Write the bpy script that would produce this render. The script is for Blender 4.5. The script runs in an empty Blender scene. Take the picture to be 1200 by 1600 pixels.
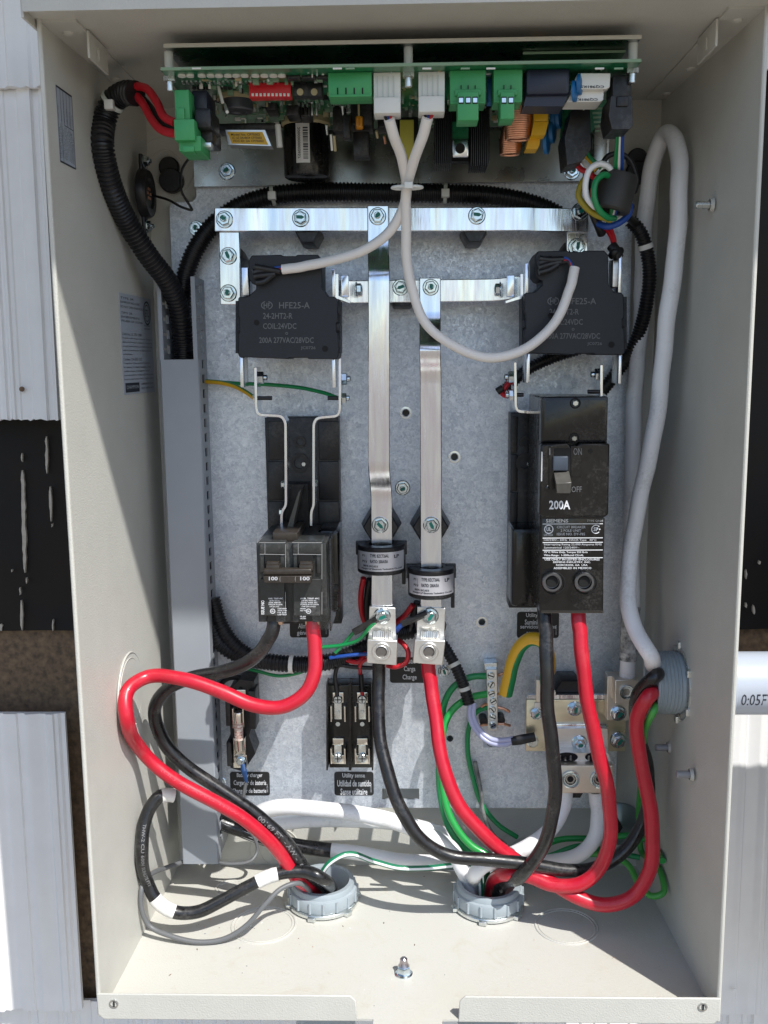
import bpy, math, random
import numpy as np
from mathutils import Vector, Matrix
random.seed(7)
SC = bpy.context.scene
COL = SC.collection
# ---------------------------------------------------------------- camera
F_PX = 1500.0
CAM = np.array([.22406, -.6224, .4456])
RX, RY, RZ = -.15571, .00984, .02642
def _rot(rx, ry, rz):
    cx, sx, cy, sy, cz, sz = math.cos(rx), math.sin(rx), math.cos(ry), math.sin(ry), math.cos(rz), math.sin(rz)
    X = np.array([[1,0,0],[0,cx,-sx],[0,sx,cx]]); Y = np.array([[cy,0,sy],[0,1,0],[-sy,0,cy]]); Z = np.array([[cz,-sz,0],[sz,cz,0],[0,0,1]])
    return Z @ X @ Y
RM = _rot(RX, RY, RZ)
cd = bpy.data.cameras.new('camera'); cam = bpy.data.objects.new('camera', cd); COL.objects.link(cam)
cd.sensor_fit = 'HORIZONTAL'; cd.sensor_width = 36; cd.lens = 36*F_PX/1200; cd.clip_start = .01; cd.clip_end = 200
bx = RM @ np.array([[1,0,0],[0,0,-1],[0,1,0]])     # columns: camera x, y, z in world
M4 = Matrix([[*bx[0], CAM[0]], [*bx[1], CAM[1]], [*bx[2], CAM[2]], [0,0,0,1]])
cam.matrix_world = M4
SC.camera = cam
SC.render.resolution_x = 768; SC.render.resolution_y = 1024
# ---------------------------------------------------------------- light
SUN = Vector((.79, -1.0, 1.7)).normalized()
w = bpy.data.worlds.new('World'); SC.world = w; w.use_nodes = True
nt = w.node_tree; bg = nt.nodes['Background']
sky = nt.nodes.new('ShaderNodeTexSky'); sky.sky_type = 'NISHITA'; sky.sun_disc = False
sky.sun_elevation = math.asin(SUN.z); sky.sun_rotation = math.atan2(SUN.x, SUN.y)
nt.links.new(sky.outputs[0], bg.inputs[0]); bg.inputs[1].default_value = .15
sl = bpy.data.lights.new('sun', 'SUN'); sl.energy = 4.4; sl.angle = math.radians(.53); sl.color = (1, .975, .93)
so = bpy.data.objects.new('sun', sl); COL.objects.link(so); so.rotation_euler = SUN.to_track_quat('Z', 'Y').to_euler(); so.location = SUN*3
SC.view_settings.view_transform = 'Standard'; SC.view_settings.look = 'None'
SC.view_settings.gamma = 1; SC.view_settings.use_curve_mapping = False
SC.view_settings.exposure = .24
# ---------------------------------------------------------------- pixel -> point on a real plane
def ray(u, v): return RM @ np.array([(u-600)/F_PX, 1, (800-v)/F_PX])
def P(u, v, y): d = ray(u, v); return CAM + d*(y-CAM[1])/d[1]
def PX(u, v, x): d = ray(u, v); return CAM + d*(x-CAM[0])/d[0]
def PZ(u, v, z): d = ray(u, v); return CAM + d*(z-CAM[2])/d[2]
def mpp(y): return (y-CAM[1])/F_PX          # metres per pixel at depth y
# ---------------------------------------------------------------- materials
def lin(c): return tuple(((x/255)/12.92 if x/255 <= .04045 else ((x/255+.055)/1.055)**2.4) for x in c)
def mat(name, col, rough=.5, metal=0, dust=None, hues=False, var=0, vscale=60, bump=0, bscale=400, coat=0, spec=.5, rvar=0, stretch=None, ior=None, trans=0, aniso=0, dirt=None):
    m = bpy.data.materials.new(name); m.use_nodes = True; n = m.node_tree; b = n.nodes['Principled BSDF']
    b.inputs['Base Color'].default_value = (*col, 1); b.inputs['Roughness'].default_value = rough; b.inputs['Metallic'].default_value = metal
    b.inputs['Coat Weight'].default_value = coat; b.inputs['Coat Roughness'].default_value = .08
    b.inputs['Specular IOR Level'].default_value = spec
    b.inputs['Transmission Weight'].default_value = trans
    if ior: b.inputs['IOR'].default_value = ior
    tc = n.nodes.new('ShaderNodeTexCoord'); mp = n.nodes.new('ShaderNodeMapping'); n.links.new(tc.outputs['Object'], mp.inputs[0])
    if stretch: mp.inputs['Scale'].default_value = stretch
    if var:
        t = n.nodes.new('ShaderNodeTexNoise'); t.inputs['Scale'].default_value = vscale; t.inputs['Detail'].default_value = 6; t.inputs['Roughness'].default_value = .6
        n.links.new(mp.outputs[0], t.inputs[0])
        r = n.nodes.new('ShaderNodeValToRGB'); r.color_ramp.elements[0].position = .3; r.color_ramp.elements[1].position = .7
        lo = dirt or tuple(max(0, c*(1-var)) for c in col)
        r.color_ramp.elements[0].color = (*lo, 1); r.color_ramp.elements[1].color = (*[min(1, c*(1+var*.6)) for c in col], 1)
        n.links.new(t.outputs[0], r.inputs[0]); n.links.new(r.outputs[0], b.inputs['Base Color'])
    if hues:      # film colours along a plated bar
        t = n.nodes.new('ShaderNodeTexNoise'); t.inputs['Scale'].default_value = 9; t.inputs['Detail'].default_value = 3; n.links.new(mp.outputs[0], t.inputs[0])
        r = n.nodes.new('ShaderNodeValToRGB'); e = r.color_ramp.elements; e[0].position = .33; e[1].position = .68
        e[0].color = (.64,.70,.82,1); e[1].color = (.88,.87,.80,1)
        for p_, c_ in ((.44,(.82,.87,.90,1)),(.52,(.74,.74,.82,1)),(.58,(.84,.89,.92,1))): x_ = e.new(p_); x_.color = c_
        n.links.new(t.outputs[0], r.inputs[0]); n.links.new(r.outputs[0], b.inputs['Base Color'])
    if dust:
        t = n.nodes.new('ShaderNodeTexNoise'); t.inputs['Scale'].default_value = 420; t.inputs['Detail'].default_value = 8; t.inputs['Roughness'].default_value = .75
        n.links.new(tc.outputs['Object'], t.inputs[0])
        t2 = n.nodes.new('ShaderNodeTexNoise'); t2.inputs['Scale'].default_value = 35; t2.inputs['Detail'].default_value = 3; n.links.new(tc.outputs['Object'], t2.inputs[0])
        mu = n.nodes.new('ShaderNodeMath'); mu.operation = 'MULTIPLY'; n.links.new(t.outputs[0], mu.inputs[0]); n.links.new(t2.outputs[0], mu.inputs[1])
        r = n.nodes.new('ShaderNodeMapRange'); r.inputs['From Min'].default_value = .27; r.inputs['From Max'].default_value = .40; r.inputs['To Max'].default_value = dust[1]; n.links.new(mu.outputs[0], r.inputs[0])
        x = n.nodes.new('ShaderNodeMix'); x.data_type = 'RGBA'; n.links.new(r.outputs[0], x.inputs[0]); x.inputs[7].default_value = (*dust[0], 1)
        src = b.inputs['Base Color'].links
        if src: n.links.new(src[0].from_socket, x.inputs[6])
        else: x.inputs[6].default_value = (*col, 1)
        n.links.new(x.outputs[2], b.inputs['Base Color'])
    if rvar:
        t = n.nodes.new('ShaderNodeTexNoise'); t.inputs['Scale'].default_value = vscale*1.7; t.inputs['Detail'].default_value = 4; n.links.new(mp.outputs[0], t.inputs[0])
        r = n.nodes.new('ShaderNodeMapRange'); r.inputs['From Min'].default_value = .3; r.inputs['From Max'].default_value = .7
        r.inputs['To Min'].default_value = max(.03, rough-rvar); r.inputs['To Max'].default_value = min(1, rough+rvar)
        n.links.new(t.outputs[0], r.inputs[0]); n.links.new(r.outputs[0], b.inputs['Roughness'])
    if bump:
        t = n.nodes.new('ShaderNodeTexNoise'); t.inputs['Scale'].default_value = bscale; t.inputs['Detail'].default_value = 3; n.links.new(mp.outputs[0], t.inputs[0])
        q = n.nodes.new('ShaderNodeBump'); q.inputs['Strength'].default_value = bump; q.inputs['Distance'].default_value = .0006
        n.links.new(t.outputs[0], q.inputs['Height']); n.links.new(q.outputs[0], b.inputs['Normal'])
    return m
def galv_mat():
    m = mat('galvanized_steel', (.5,.53,.57), .42, .72)
    n = m.node_tree; b = n.nodes['Principled BSDF']; tc = n.nodes['Texture Coordinate']
    v = n.nodes.new('ShaderNodeTexVoronoi'); v.inputs['Scale'].default_value = 520; v.inputs['Randomness'].default_value = 1
    ns = n.nodes.new('ShaderNodeTexNoise'); ns.inputs['Scale'].default_value = 140; ns.inputs['Detail'].default_value = 8; ns.inputs['Roughness'].default_value = .7
    n.links.new(tc.outputs['Object'], ns.inputs[0])
    mx = n.nodes.new('ShaderNodeMix'); mx.data_type = 'RGBA'; mx.blend_type = 'LINEAR_LIGHT'; mx.inputs[0].default_value = .012
    n.links.new(tc.outputs['Object'], mx.inputs[6]); n.links.new(ns.outputs['Color'], mx.inputs[7]); n.links.new(mx.outputs[2], v.inputs['Vector'])
    sp = n.nodes.new('ShaderNodeSeparateColor'); n.links.new(v.outputs['Color'], sp.inputs[0])
    ad = n.nodes.new('ShaderNodeMath'); ad.operation = 'ADD'; n.links.new(sp.outputs[0], ad.inputs[0])
    lg = n.nodes.new('ShaderNodeTexNoise'); lg.inputs['Scale'].default_value = 11; lg.inputs['Detail'].default_value = 4; n.links.new(tc.outputs['Object'], lg.inputs[0])
    n.links.new(lg.outputs[0], ad.inputs[1])
    a2 = n.nodes.new('ShaderNodeMath'); a2.operation = 'ADD'; n.links.new(ad.outputs[0], a2.inputs[0]); n.links.new(ns.outputs[0], a2.inputs[1])
    r = n.nodes.new('ShaderNodeValToRGB'); r.color_ramp.elements[0].position = .25; r.color_ramp.elements[1].position = .8
    r.color_ramp.elements[0].color = (.44,.49,.56,1); r.color_ramp.elements[1].color = (.84,.88,.93,1)
    dv = n.nodes.new('ShaderNodeMath'); dv.operation = 'MULTIPLY'; dv.inputs[1].default_value = .38; n.links.new(a2.outputs[0], dv.inputs[0]); n.links.new(dv.outputs[0], r.inputs[0])
    n.links.new(r.outputs[0], b.inputs['Base Color'])
    mr = n.nodes.new('ShaderNodeMapRange'); mr.inputs['To Min'].default_value = .38; mr.inputs['To Max'].default_value = .66; n.links.new(sp.outputs[1], mr.inputs[0]); n.links.new(mr.outputs[0], b.inputs['Roughness'])
    q = n.nodes.new('ShaderNodeBump'); q.inputs['Strength'].default_value = .12; q.inputs['Distance'].default_value = .0004; n.links.new(sp.outputs[2], q.inputs['Height']); n.links.new(q.outputs[0], b.inputs['Normal'])
    return m
GALV = galv_mat()
BEIGE = mat('beige_powder_coat', (.56,.553,.505), .42, 0, var=.05, vscale=25, bump=.45, bscale=900)
def stained_beige():
    m = mat('stained_beige_powder_coat', (.56,.553,.505), .42, 0, bump=.45, bscale=900)
    n = m.node_tree; b = n.nodes['Principled BSDF']; tc = n.nodes['Texture Coordinate']
    prev = None
    for sc, lo, hi, col in ((38, .56, .72, (.50,.46,.36)), (150, .62, .74, (.42,.38,.30)), (9, .5, .75, (.56,.53,.45))):
        t = n.nodes.new('ShaderNodeTexNoise'); t.inputs['Scale'].default_value = sc; t.inputs['Detail'].default_value = 9; t.inputs['Roughness'].default_value = .68; t.inputs['Distortion'].default_value = .8
        n.links.new(tc.outputs['Object'], t.inputs[0])
        r = n.nodes.new('ShaderNodeMapRange'); r.inputs['From Min'].default_value = lo; r.inputs['From Max'].default_value = hi; r.inputs['To Max'].default_value = .55
        n.links.new(t.outputs[0], r.inputs[0])
        x = n.nodes.new('ShaderNodeMix'); x.data_type = 'RGBA'; n.links.new(r.outputs[0], x.inputs[0]); x.inputs[7].default_value = (*col, 1)
        if prev: n.links.new(prev, x.inputs[6])
        else: x.inputs[6].default_value = (.56,.553,.505,1)
        prev = x.outputs[2]
    n.links.new(prev, b.inputs['Base Color'])
    return m
BEIGE_D = stained_beige()
ZINC = mat('zinc_plated_steel', (.74,.77,.76), .3, 1, var=.12, vscale=70, rvar=.1, bump=.05, bscale=300)
BUS = mat('tin_plated_busbar', (.86,.88,.86), .2, 1, hues=True, vscale=30, rvar=.08, bump=.25, bscale=60, stretch=(6,1,.6))
BRASS = mat('yellow_passivated_zinc', (.74,.68,.52), .33, 1, var=.2, vscale=18, rvar=.1, stretch=(1,1,3))
ALU = mat('machined_aluminium', (.78,.77,.74), .42, 1, var=.06, vscale=60, stretch=(1,1,12), rvar=.08)
ALU_T = mat('warm_aluminium', (.76,.71,.63), .45, 1, var=.08, vscale=60, rvar=.08)
STRAND = mat('bare_wire_strands', (.7,.69,.66), .35, 1)
COPPER = mat('copper', (.80,.42,.27), .35, 1, var=.15, vscale=200)
BOLT = mat('bolt_zinc', (.66,.74,.78), .2, 1, var=.15, vscale=200, rvar=.1)
TEAL = mat('green_torque_paint', (.0,.16,.12), .4)
DARKST = mat('dark_tray_steel', (.40,.41,.40), .28, 1, var=.35, vscale=16, rvar=.14)
RED = mat('red_cable_jacket', (.52,.007,.026), .36, 0, dust=((.6,.15,.16),.14), var=.10, vscale=90, coat=.25, rvar=.08)
REDW = mat('red_wire', (.48,.01,.02), .4)
BLK = mat('black_cable_jacket', (.009,.009,.010), .36, 0, dust=((.10,.095,.09),.4), var=.5, vscale=120, coat=.25, rvar=.14, bump=.1, bscale=200)
LOOM = mat('black_split_loom', (.010,.010,.012), .38)
WHT = mat('white_cable_jacket', (.84,.84,.85), .4, 0, dust=((.35,.33,.3),.3), var=.04, vscale=40, coat=.2)
WHTO = mat('off_white_cable', (.80,.765,.73), .45, 0, var=.04)
TAPE = mat('white_tape', (.76,.75,.72), .55, 0, var=.05, vscale=200, bump=.5, bscale=300)
GRN = mat('green_wire', (.005,.24,.07), .4, 0, coat=.2)
GRNL = mat('bright_green_wire', (.015,.33,.06), .4, 0, coat=.2)
YEL = mat('yellow_wire', (.75,.43,.02), .4, 0, coat=.2)
BLUEW = mat('blue_wire', (.01,.06,.30), .4)
GREYW = mat('grey_wire', (.13,.135,.14), .45)
BP = mat('black_plastic', (.009,.009,.011), .42, 0, dust=((.09,.085,.08),.4), var=.3, vscale=200, rvar=.1)
BPG = mat('glossy_black_plastic', (.006,.006,.006), .2, 0, dust=((.10,.095,.09),.35), var=.4, vscale=150, rvar=.08)
BRK = mat('dark_bakelite', (.030,.032,.031), .38, 0, dust=((.16,.155,.15),.5), var=.3, vscale=300, bump=.15, bscale=900)
BRNK = mat('brown_black_handle', (.035,.028,.022), .35, 0, var=.3, vscale=300)
EDGEHL = mat('worn_pale_edge', (.32,.32,.32), .5)
RELAY = mat('slate_black_relay_plastic', (.008,.011,.017), .5, 0, var=.15, vscale=200, bump=.1, bscale=900)
PRINT = mat('pale_print', (.135,.14,.145), .6)
WINK = mat('white_print', (.75,.76,.78), .6)
WINK2 = mat('dim_white_print', (.48,.49,.51), .6)
BINK = mat('dark_print', (.02,.025,.035), .6)
PVC = mat('grey_pvc_fitting', (.34,.39,.42), .38, 0, var=.06, vscale=60, coat=.15)
DUCT = mat('grey_duct_plastic', (.30,.325,.36), .42, 0, var=.03)
PCB = mat('green_circuit_board', (.01,.15,.06), .3, 0, var=.4, vscale=220, coat=.3)
PCBE = mat('board_edge', (.22,.34,.22), .5)
GTB = mat('green_terminal_plastic', (.05,.33,.11), .45, 0, var=.08)
NYL = mat('white_nylon', (.72,.72,.68), .4, 0, var=.04)
NYT = mat('translucent_nylon_spacer', (.55,.58,.54), .45)
DIP = mat('red_switch_body', (.55,.01,.02), .4)
YBL = mat('yellow_capacitor', (.72,.42,.01), .45)
YTF = mat('yellow_tape_transformer', (.55,.50,.08), .5)
NAVY = mat('navy_plastic', (.012,.016,.035), .4)
BLUC = mat('blue_ceramic_disc', (.01,.13,.34), .4)
LABEL = mat('silver_label', (.42,.46,.52), .45, .15)
LABELW = mat('white_label', (.7,.7,.68), .5)
LABELS = mat('satin_silver_label', (.62,.62,.66), .35, .5)
LABELY = mat('yellow_sticker', (.62,.38,.03), .5)
STICK = mat('black_panel_sticker', (.016,.016,.017), .4)
FERR = mat('ferrite_sleeve', (.035,.033,.03), .55, 0, var=.2)
DUSTY = mat('clear_shroud', (.85,.88,.88), .12, 0, trans=1, ior=1.35, rvar=.06)
SIDE = mat('white_striated_siding', (.86,.86,.86), .55, 0, var=.04, vscale=30, bump=.15, bscale=150)
TAR = mat('black_sheathing_paper', (.006,.006,.007), .6, 0, spec=.25, var=.6, vscale=14, bump=.9, bscale=40, dirt=(.014,.010,.007))
OSB = mat('weathered_brown_board', (.17,.115,.07), .85, 0, var=.6, vscale=150, bump=.8, bscale=300, dirt=(.07,.05,.035))
DRIP = mat('dried_sealant_drip', (.48,.44,.38), .7, 0, var=.2, vscale=200)
PIPE = mat('pale_grey_pvc_pipe', (.42,.46,.53), .35, 0, coat=.2)
FUSEG = mat('fuse_label_ceramic', (.66,.63,.58), .45, 0, var=.3, vscale=500, dirt=(.28,.12,.08))
NICK = mat('bright_nickel_clip', (.70,.66,.60), .16, 1)
CONC = mat('ground_concrete', (.25,.215,.175), .9, 0, var=.2, vscale=2)
EAVE = mat('painted_eave', (.42,.40,.36), .7)
DARK = mat('dark_void', (.004,.004,.004), .8)
CREAM = mat('cream_adhesive', (.45,.38,.22), .6)
CONDM = mat('purple_stain', (.5,.38,.45), .4, 1)
# ---------------------------------------------------------------- mesh builder
_tc = {}
def text_mesh(s, bold=0):
    k = (s, bold)
    if k in _tc: return _tc[k]
    c = bpy.data.curves.new('t', 'FONT'); c.body = s; c.size = 1; c.resolution_u = 2; c.offset = bold
    o = bpy.data.objects.new('t', c); COL.objects.link(o)
    bpy.context.view_layer.update()
    dg = bpy.context.evaluated_depsgraph_get(); me = bpy.data.meshes.new_from_object(o.evaluated_get(dg))
    V = np.array([v.co[:2] for v in me.vertices]) if len(me.vertices) else np.zeros((0, 2)); Fc = [tuple(p.vertices) for p in me.polygons]
    bpy.data.objects.remove(o); bpy.data.curves.remove(c); bpy.data.meshes.remove(me)
    if len(V): lo, hi = V.min(0), V.max(0); V = (V-lo)/np.maximum(hi-lo, 1e-6)
    _tc[k] = (V, Fc); return _tc[k]
def flat2d(loops):
    c = bpy.data.curves.new('f', 'CURVE'); c.dimensions = '2D'; c.fill_mode = 'BOTH'
    for lp in loops:
        s = c.splines.new('POLY'); s.points.add(len(lp)-1)
        for i, p in enumerate(lp): s.points[i].co = (p[0], p[1], 0, 1)
        s.use_cyclic_u = True
    o = bpy.data.objects.new('f', c); COL.objects.link(o); bpy.context.view_layer.update()
    dg = bpy.context.evaluated_depsgraph_get(); me = bpy.data.meshes.new_from_object(o.evaluated_get(dg))
    V = [tuple(v.co[:2]) for v in me.vertices]; Fc = [tuple(p.vertices) for p in me.polygons]
    bpy.data.objects.remove(o); bpy.data.curves.remove(c); bpy.data.meshes.remove(me)
    return V, Fc
def circ(cx, cy, r, n=28, ry=None, a0=0): return [(cx+r*math.cos(a0+2*math.pi*i/n), cy+(ry or r)*math.sin(a0+2*math.pi*i/n)) for i in range(n)]
def spline(pts, n=10):
    pts = [np.array(p, float) for p in pts]; ext = [2*pts[0]-pts[1]]+pts+[2*pts[-1]-pts[-2]]; out = []
    for i in range(1, len(ext)-2):
        p0, p1, p2, p3 = ext[i-1:i+3]
        t = [0]
        for a, b in ((p0,p1),(p1,p2),(p2,p3)): t.append(t[-1]+max(1e-6, np.linalg.norm(b-a))**.5)
        for k in range(n):
            x = t[1]+(t[2]-t[1])*k/n
            A1 = (t[1]-x)/(t[1]-t[0])*p0+(x-t[0])/(t[1]-t[0])*p1; A2 = (t[2]-x)/(t[2]-t[1])*p1+(x-t[1])/(t[2]-t[1])*p2; A3 = (t[3]-x)/(t[3]-t[2])*p2+(x-t[2])/(t[3]-t[2])*p3
            B1 = (t[2]-x)/(t[2]-t[0])*A1+(x-t[0])/(t[2]-t[0])*A2; B2 = (t[3]-x)/(t[3]-t[1])*A2+(x-t[1])/(t[3]-t[1])*A3
            out.append((t[2]-x)/(t[2]-t[1])*B1+(x-t[1])/(t[2]-t[1])*B2)
    out.append(pts[-1]); return out
def resample(pts, step):
    pts = np.array(pts); d = np.r_[0, np.cumsum(np.linalg.norm(np.diff(pts, axis=0), axis=1))]; n = max(2, int(d[-1]/step)+1)
    s = np.linspace(0, d[-1], n); return [np.array([np.interp(x, d, pts[:, k]) for k in range(3)]) for x in s]
class MB:
    def __init__(s): s.v = []; s.f = []; s.m = []; s.mats = []
    def mi(s, m):
        if m not in s.mats: s.mats.append(m)
        return s.mats.index(m)
    def add(s, V, F, m):
        o = len(s.v); s.v += [tuple(map(float, p)) for p in V]; i = s.mi(m)
        for f in F: s.f.append(tuple(o+k for k in f)); s.m.append(i)
        return s
    def box(s, a, b, m, ch=0):
        x0, x1 = sorted((a[0], b[0])); y0, y1 = sorted((a[1], b[1])); z0, z1 = sorted((a[2], b[2]))
        ch = min(ch, (x1-x0)*.45, (z1-z0)*.45, (y1-y0)*.45)
        if ch <= 0:
            V = [(x,y,z) for x in (x0,x1) for y in (y0,y1) for z in (z0,z1)]
            return s.add(V, [(0,1,3,2),(4,6,7,5),(0,4,5,1),(2,3,7,6),(0,2,6,4),(1,5,7,3)], m)
        def rg(x0, x1, z0, z1, y): return [(x0,y,z0),(x1,y,z0),(x1,y,z1),(x0,y,z1)]
        def oc(e, y): 
            c = ch-e if e < ch else 0
            return [(x0+e+c,y,z0+e),(x1-e-c,y,z0+e),(x1-e,y,z0+e+c),(x1-e,y,z1-e-c),(x1-e-c,y,z1-e),(x0+e+c,y,z1-e),(x0+e,y,z1-e-c),(x0+e,y,z0+e+c)]
        L = []
        for e, y in ((ch, y0), (ch*.3, y0+ch*.3), (0, y0+ch), (0, y1-ch), (ch*.3, y1-ch*.3), (ch, y1)):
            k = .45*ch
            L.append([(x0+e+k,y,z0+e),(x1-e-k,y,z0+e),(x1-e,y,z0+e+k),(x1-e,y,z1-e-k),(x1-e-k,y,z1-e),(x0+e+k,y,z1-e),(x0+e,y,z1-e-k),(x0+e,y,z0+e+k)])
        V = [p for l in L for p in l]; F = [tuple(range(8))]
        for j in range(5):
            for i in range(8): F.append((j*8+i, (j+1)*8+i, (j+1)*8+(i+1) % 8, j*8+(i+1) % 8))
        F.append(tuple(reversed(range(40, 48)))); return s.add(V, F, m)
    def pbox(s, u0, v0, u1, v1, y, dep, m, ch=0):
        vm, um = (v0+v1)/2, (u0+u1)/2
        xa = P(u0, vm, y)[0]; xb = P(u1, vm, y)[0]; za = P(um, v0, y)[2]; zb = P(um, v1, y)[2]
        return s.box((xa, y, zb), (xb, y+dep, za), m, ch)
    def prism(s, poly, y0, y1, m, ax='y'):
        n = len(poly)
        def q(p, t): return (p[0], t, p[1]) if ax == 'y' else ((t, p[0], p[1]) if ax == 'x' else (p[0], p[1], t))
        V = [q(p, y0) for p in poly]+[q(p, y1) for p in poly]
        F = [tuple(range(n)), tuple(reversed(range(n, 2*n)))]+[(i, n+i, n+(i+1) % n, (i+1) % n) for i in range(n)]
        return s.add(V, F, m)
    def pprism(s, uv, y, dep, m): return s.prism([(P(a, b, y)[0], P(a, b, y)[2]) for a, b in uv], y, y+dep, m)
    def sheet(s, loops, t0, t1, m, ax='y'):
        V, F = flat2d(loops)
        def q(p, t): return (p[0], t, p[1]) if ax == 'y' else ((t, p[0], p[1]) if ax == 'x' else (p[0], p[1], t))
        s.add([q(p, t0) for p in V], F, m); s.add([q(p, t1) for p in V], [tuple(reversed(f)) for f in F], m)
        for lp in loops:
            n = len(lp); s.add([q(p, t0) for p in lp]+[q(p, t1) for p in lp], [(i, (i+1) % n, n+(i+1) % n, n+i) for i in range(n)], m)
        return s
    def ring(s, c, ax, prof, m, n=32, cap0=False, cap1=False, a0=0):
        c = np.array(c, float); ax = np.array(ax, float)/np.linalg.norm(ax)
        a = np.cross(ax, [0,0,1.]) if abs(ax[2]) < .9 else np.cross(ax, [1.,0,0]); a /= np.linalg.norm(a); b = np.cross(ax, a)
        V = []; F = []
        for (h, r) in prof:
            for i in range(n):
                t = a0+2*math.pi*i/n; V.append(c+ax*h+a*math.cos(t)*r+b*math.sin(t)*r)
        for j in range(len(prof)-1):
            for i in range(n): F.append((j*n+i, j*n+(i+1) % n, (j+1)*n+(i+1) % n, (j+1)*n+i))
        if cap0: F.append(tuple(reversed(range(n))))
        if cap1: F.append(tuple(range((len(prof)-1)*n, len(prof)*n)))
        return s.add(V, F, m)
    def cyl(s, c, ax, h, r, m, n=24, bev=0):
        if bev: return s.ring(c, ax, [(0, r-bev), (bev, r), (h-bev, r), (h, r-bev)], m, n, True, True)
        return s.ring(c, ax, [(0, r), (h, r)], m, n, True, True)
    def tube(s, pts, r, m, n=14, cap=True, stripe=None, sa=(0, 0), flat=1):
        pts = [np.array(p, float) for p in pts]; N = len(pts); T = []
        for i in range(N): t = pts[min(i+1, N-1)]-pts[max(i-1, 0)]; T.append(t/max(1e-9, np.linalg.norm(t)))
        u = np.cross(T[0], [0,1.,0]); u = u if np.linalg.norm(u) > .1 else np.cross(T[0], [1.,0,0]); u /= np.linalg.norm(u)
        V = []; o = len(s.v)
        for i in range(N):
            u = u-T[i]*np.dot(u, T[i]); u /= np.linalg.norm(u); w_ = np.cross(T[i], u); rr = r[i] if hasattr(r, '__len__') else r
            for k in range(n): a = 2*math.pi*k/n; V.append(pts[i]+u*math.cos(a)*rr+w_*math.sin(a)*rr*flat)
        s.v += [tuple(map(float, p)) for p in V]; a_ = s.mi(m); b_ = s.mi(stripe) if stripe else a_
        for i in range(N-1):
            for k in range(n):
                s.f.append((o+i*n+k, o+i*n+(k+1) % n, o+(i+1)*n+(k+1) % n, o+(i+1)*n+k)); s.m.append(b_ if stripe and sa[0] <= k/n < sa[1] else a_)
        if cap: s.f.append(tuple(o+k for k in reversed(range(n)))); s.m.append(a_); s.f.append(tuple(o+(N-1)*n+k for k in range(n))); s.m.append(a_)
        return s
    def hexbolt(s, c, ax, r, m=None, mark=True, h=None, stud=False, fl=True):
        m = m or BOLT; ax = np.array(ax, float); h = h or r*.75; c = np.array(c, float)
        if fl: s.ring(c, ax, [(0, r*1.22), (r*.12, r*1.25), (r*.22, r*1.12)], m, 28, False, True)
        s.ring(c+ax*r*.2, ax, [(0, r*.98), (h*.85, r*.98), (h, r*.84)], m, 6, False, True, a0=random.random())
        if stud: s.cyl(c+ax*(h+r*.15), ax, r*.55, r*.45, m, 16, r*.08)
        else: s.ring(c+ax*(h+r*.2), ax, [(0, r*.72), (r*.05, r*.66)], m, 18, False, True)
        if mark:
            t = random.random()*math.pi; a = np.cross(ax, [0,0,1.]) if abs(ax[2]) < .9 else np.array([1.,0,0]); b = np.cross(ax, a)
            d = a*math.cos(t)+b*math.sin(t); e = np.cross(ax, d); q = c+ax*(h+r*(.27 if not stud else .72)); L = r*(.62 if not stud else .42); W_ = r*(.26 if not stud else .3)
            s.add([q+d*L+e*W_*.6, q+d*L*.3+e*W_*1.2, q-d*L+e*W_*.7, q-d*L*.8-e*W_, q+d*L*.5-e*W_*.7], [(0,1,2,3,4)], TEAL)
        return s
    def text(s, t, o, ax, ay, m, bold=0):
        V, F = text_mesh(t, bold); o = np.array(o, float); ax = np.array(ax, float); ay = np.array(ay, float)
        return s.add([o+ax*a+ay*b for a, b in V], F, m)
    def ptext(s, t, u0, v0, u1, v1, y, m, bold=0, du=0, dv=0):
        """text filling the rectangle u0..u1, v0..v1 of the plane at depth y"""
        a = P(u0, v1, y); b = P(u1, v1+dv, y); c = P(u0+du, v0, y); return s.text(t, a, b-a, c-a, m, bold)
    def build(s, name, parent=None, origin=None, smooth=35, bevel=0):
        V = np.array(s.v)
        if origin is None:
            lo, hi = V.min(0), V.max(0); origin = np.array([(lo[0]+hi[0])/2, (lo[1]+hi[1])/2, lo[2]])
        origin = np.array(origin, float); me = bpy.data.meshes.new(name); me.from_pydata([tuple(p) for p in V-origin], [], s.f)
        for m in s.mats: me.materials.append(m)
        me.polygons.foreach_set('material_index', s.m); me.polygons.foreach_set('use_smooth', [True]*len(me.polygons))
        me.update(); me.set_sharp_from_angle(angle=math.radians(smooth))
        o = bpy.data.objects.new(name, me); COL.objects.link(o); o['_w'] = [float(x) for x in origin]
        if parent is not None:
            o.parent = parent; o.location = Vector(origin)-Vector(parent['_w'])
        else: o.location = origin
        if bevel:
            b = o.modifiers.new('bevel', 'BEVEL'); b.width = bevel; b.segments = 2; b.limit_method = 'ANGLE'; b.angle_limit = math.radians(40)
        return o
def tag(o, label=None, cat=None, group=None, kind=None):
    if label: o['label'] = label
    if cat: o['category'] = cat
    if group: o['group'] = group
    if kind: o['kind'] = kind
    return o
def thing(name, loc, label, cat, group=None):
    o = bpy.data.objects.new(name, None); COL.objects.link(o); o.empty_display_size = .02
    o.location = loc; o['_w'] = [float(x) for x in loc]; return tag(o, label, cat, group)
W_, H_ = .44, .6545
KW = .0075/.21; YB = .21; YP = .195; ZF = -.018; WT = .0016

def PWL(u, v):        # point on the inner face of the left wall
    d = ray(u, v); t = (KW*CAM[1]-CAM[0])/(d[0]-KW*d[1]); return CAM+d*t
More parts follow.
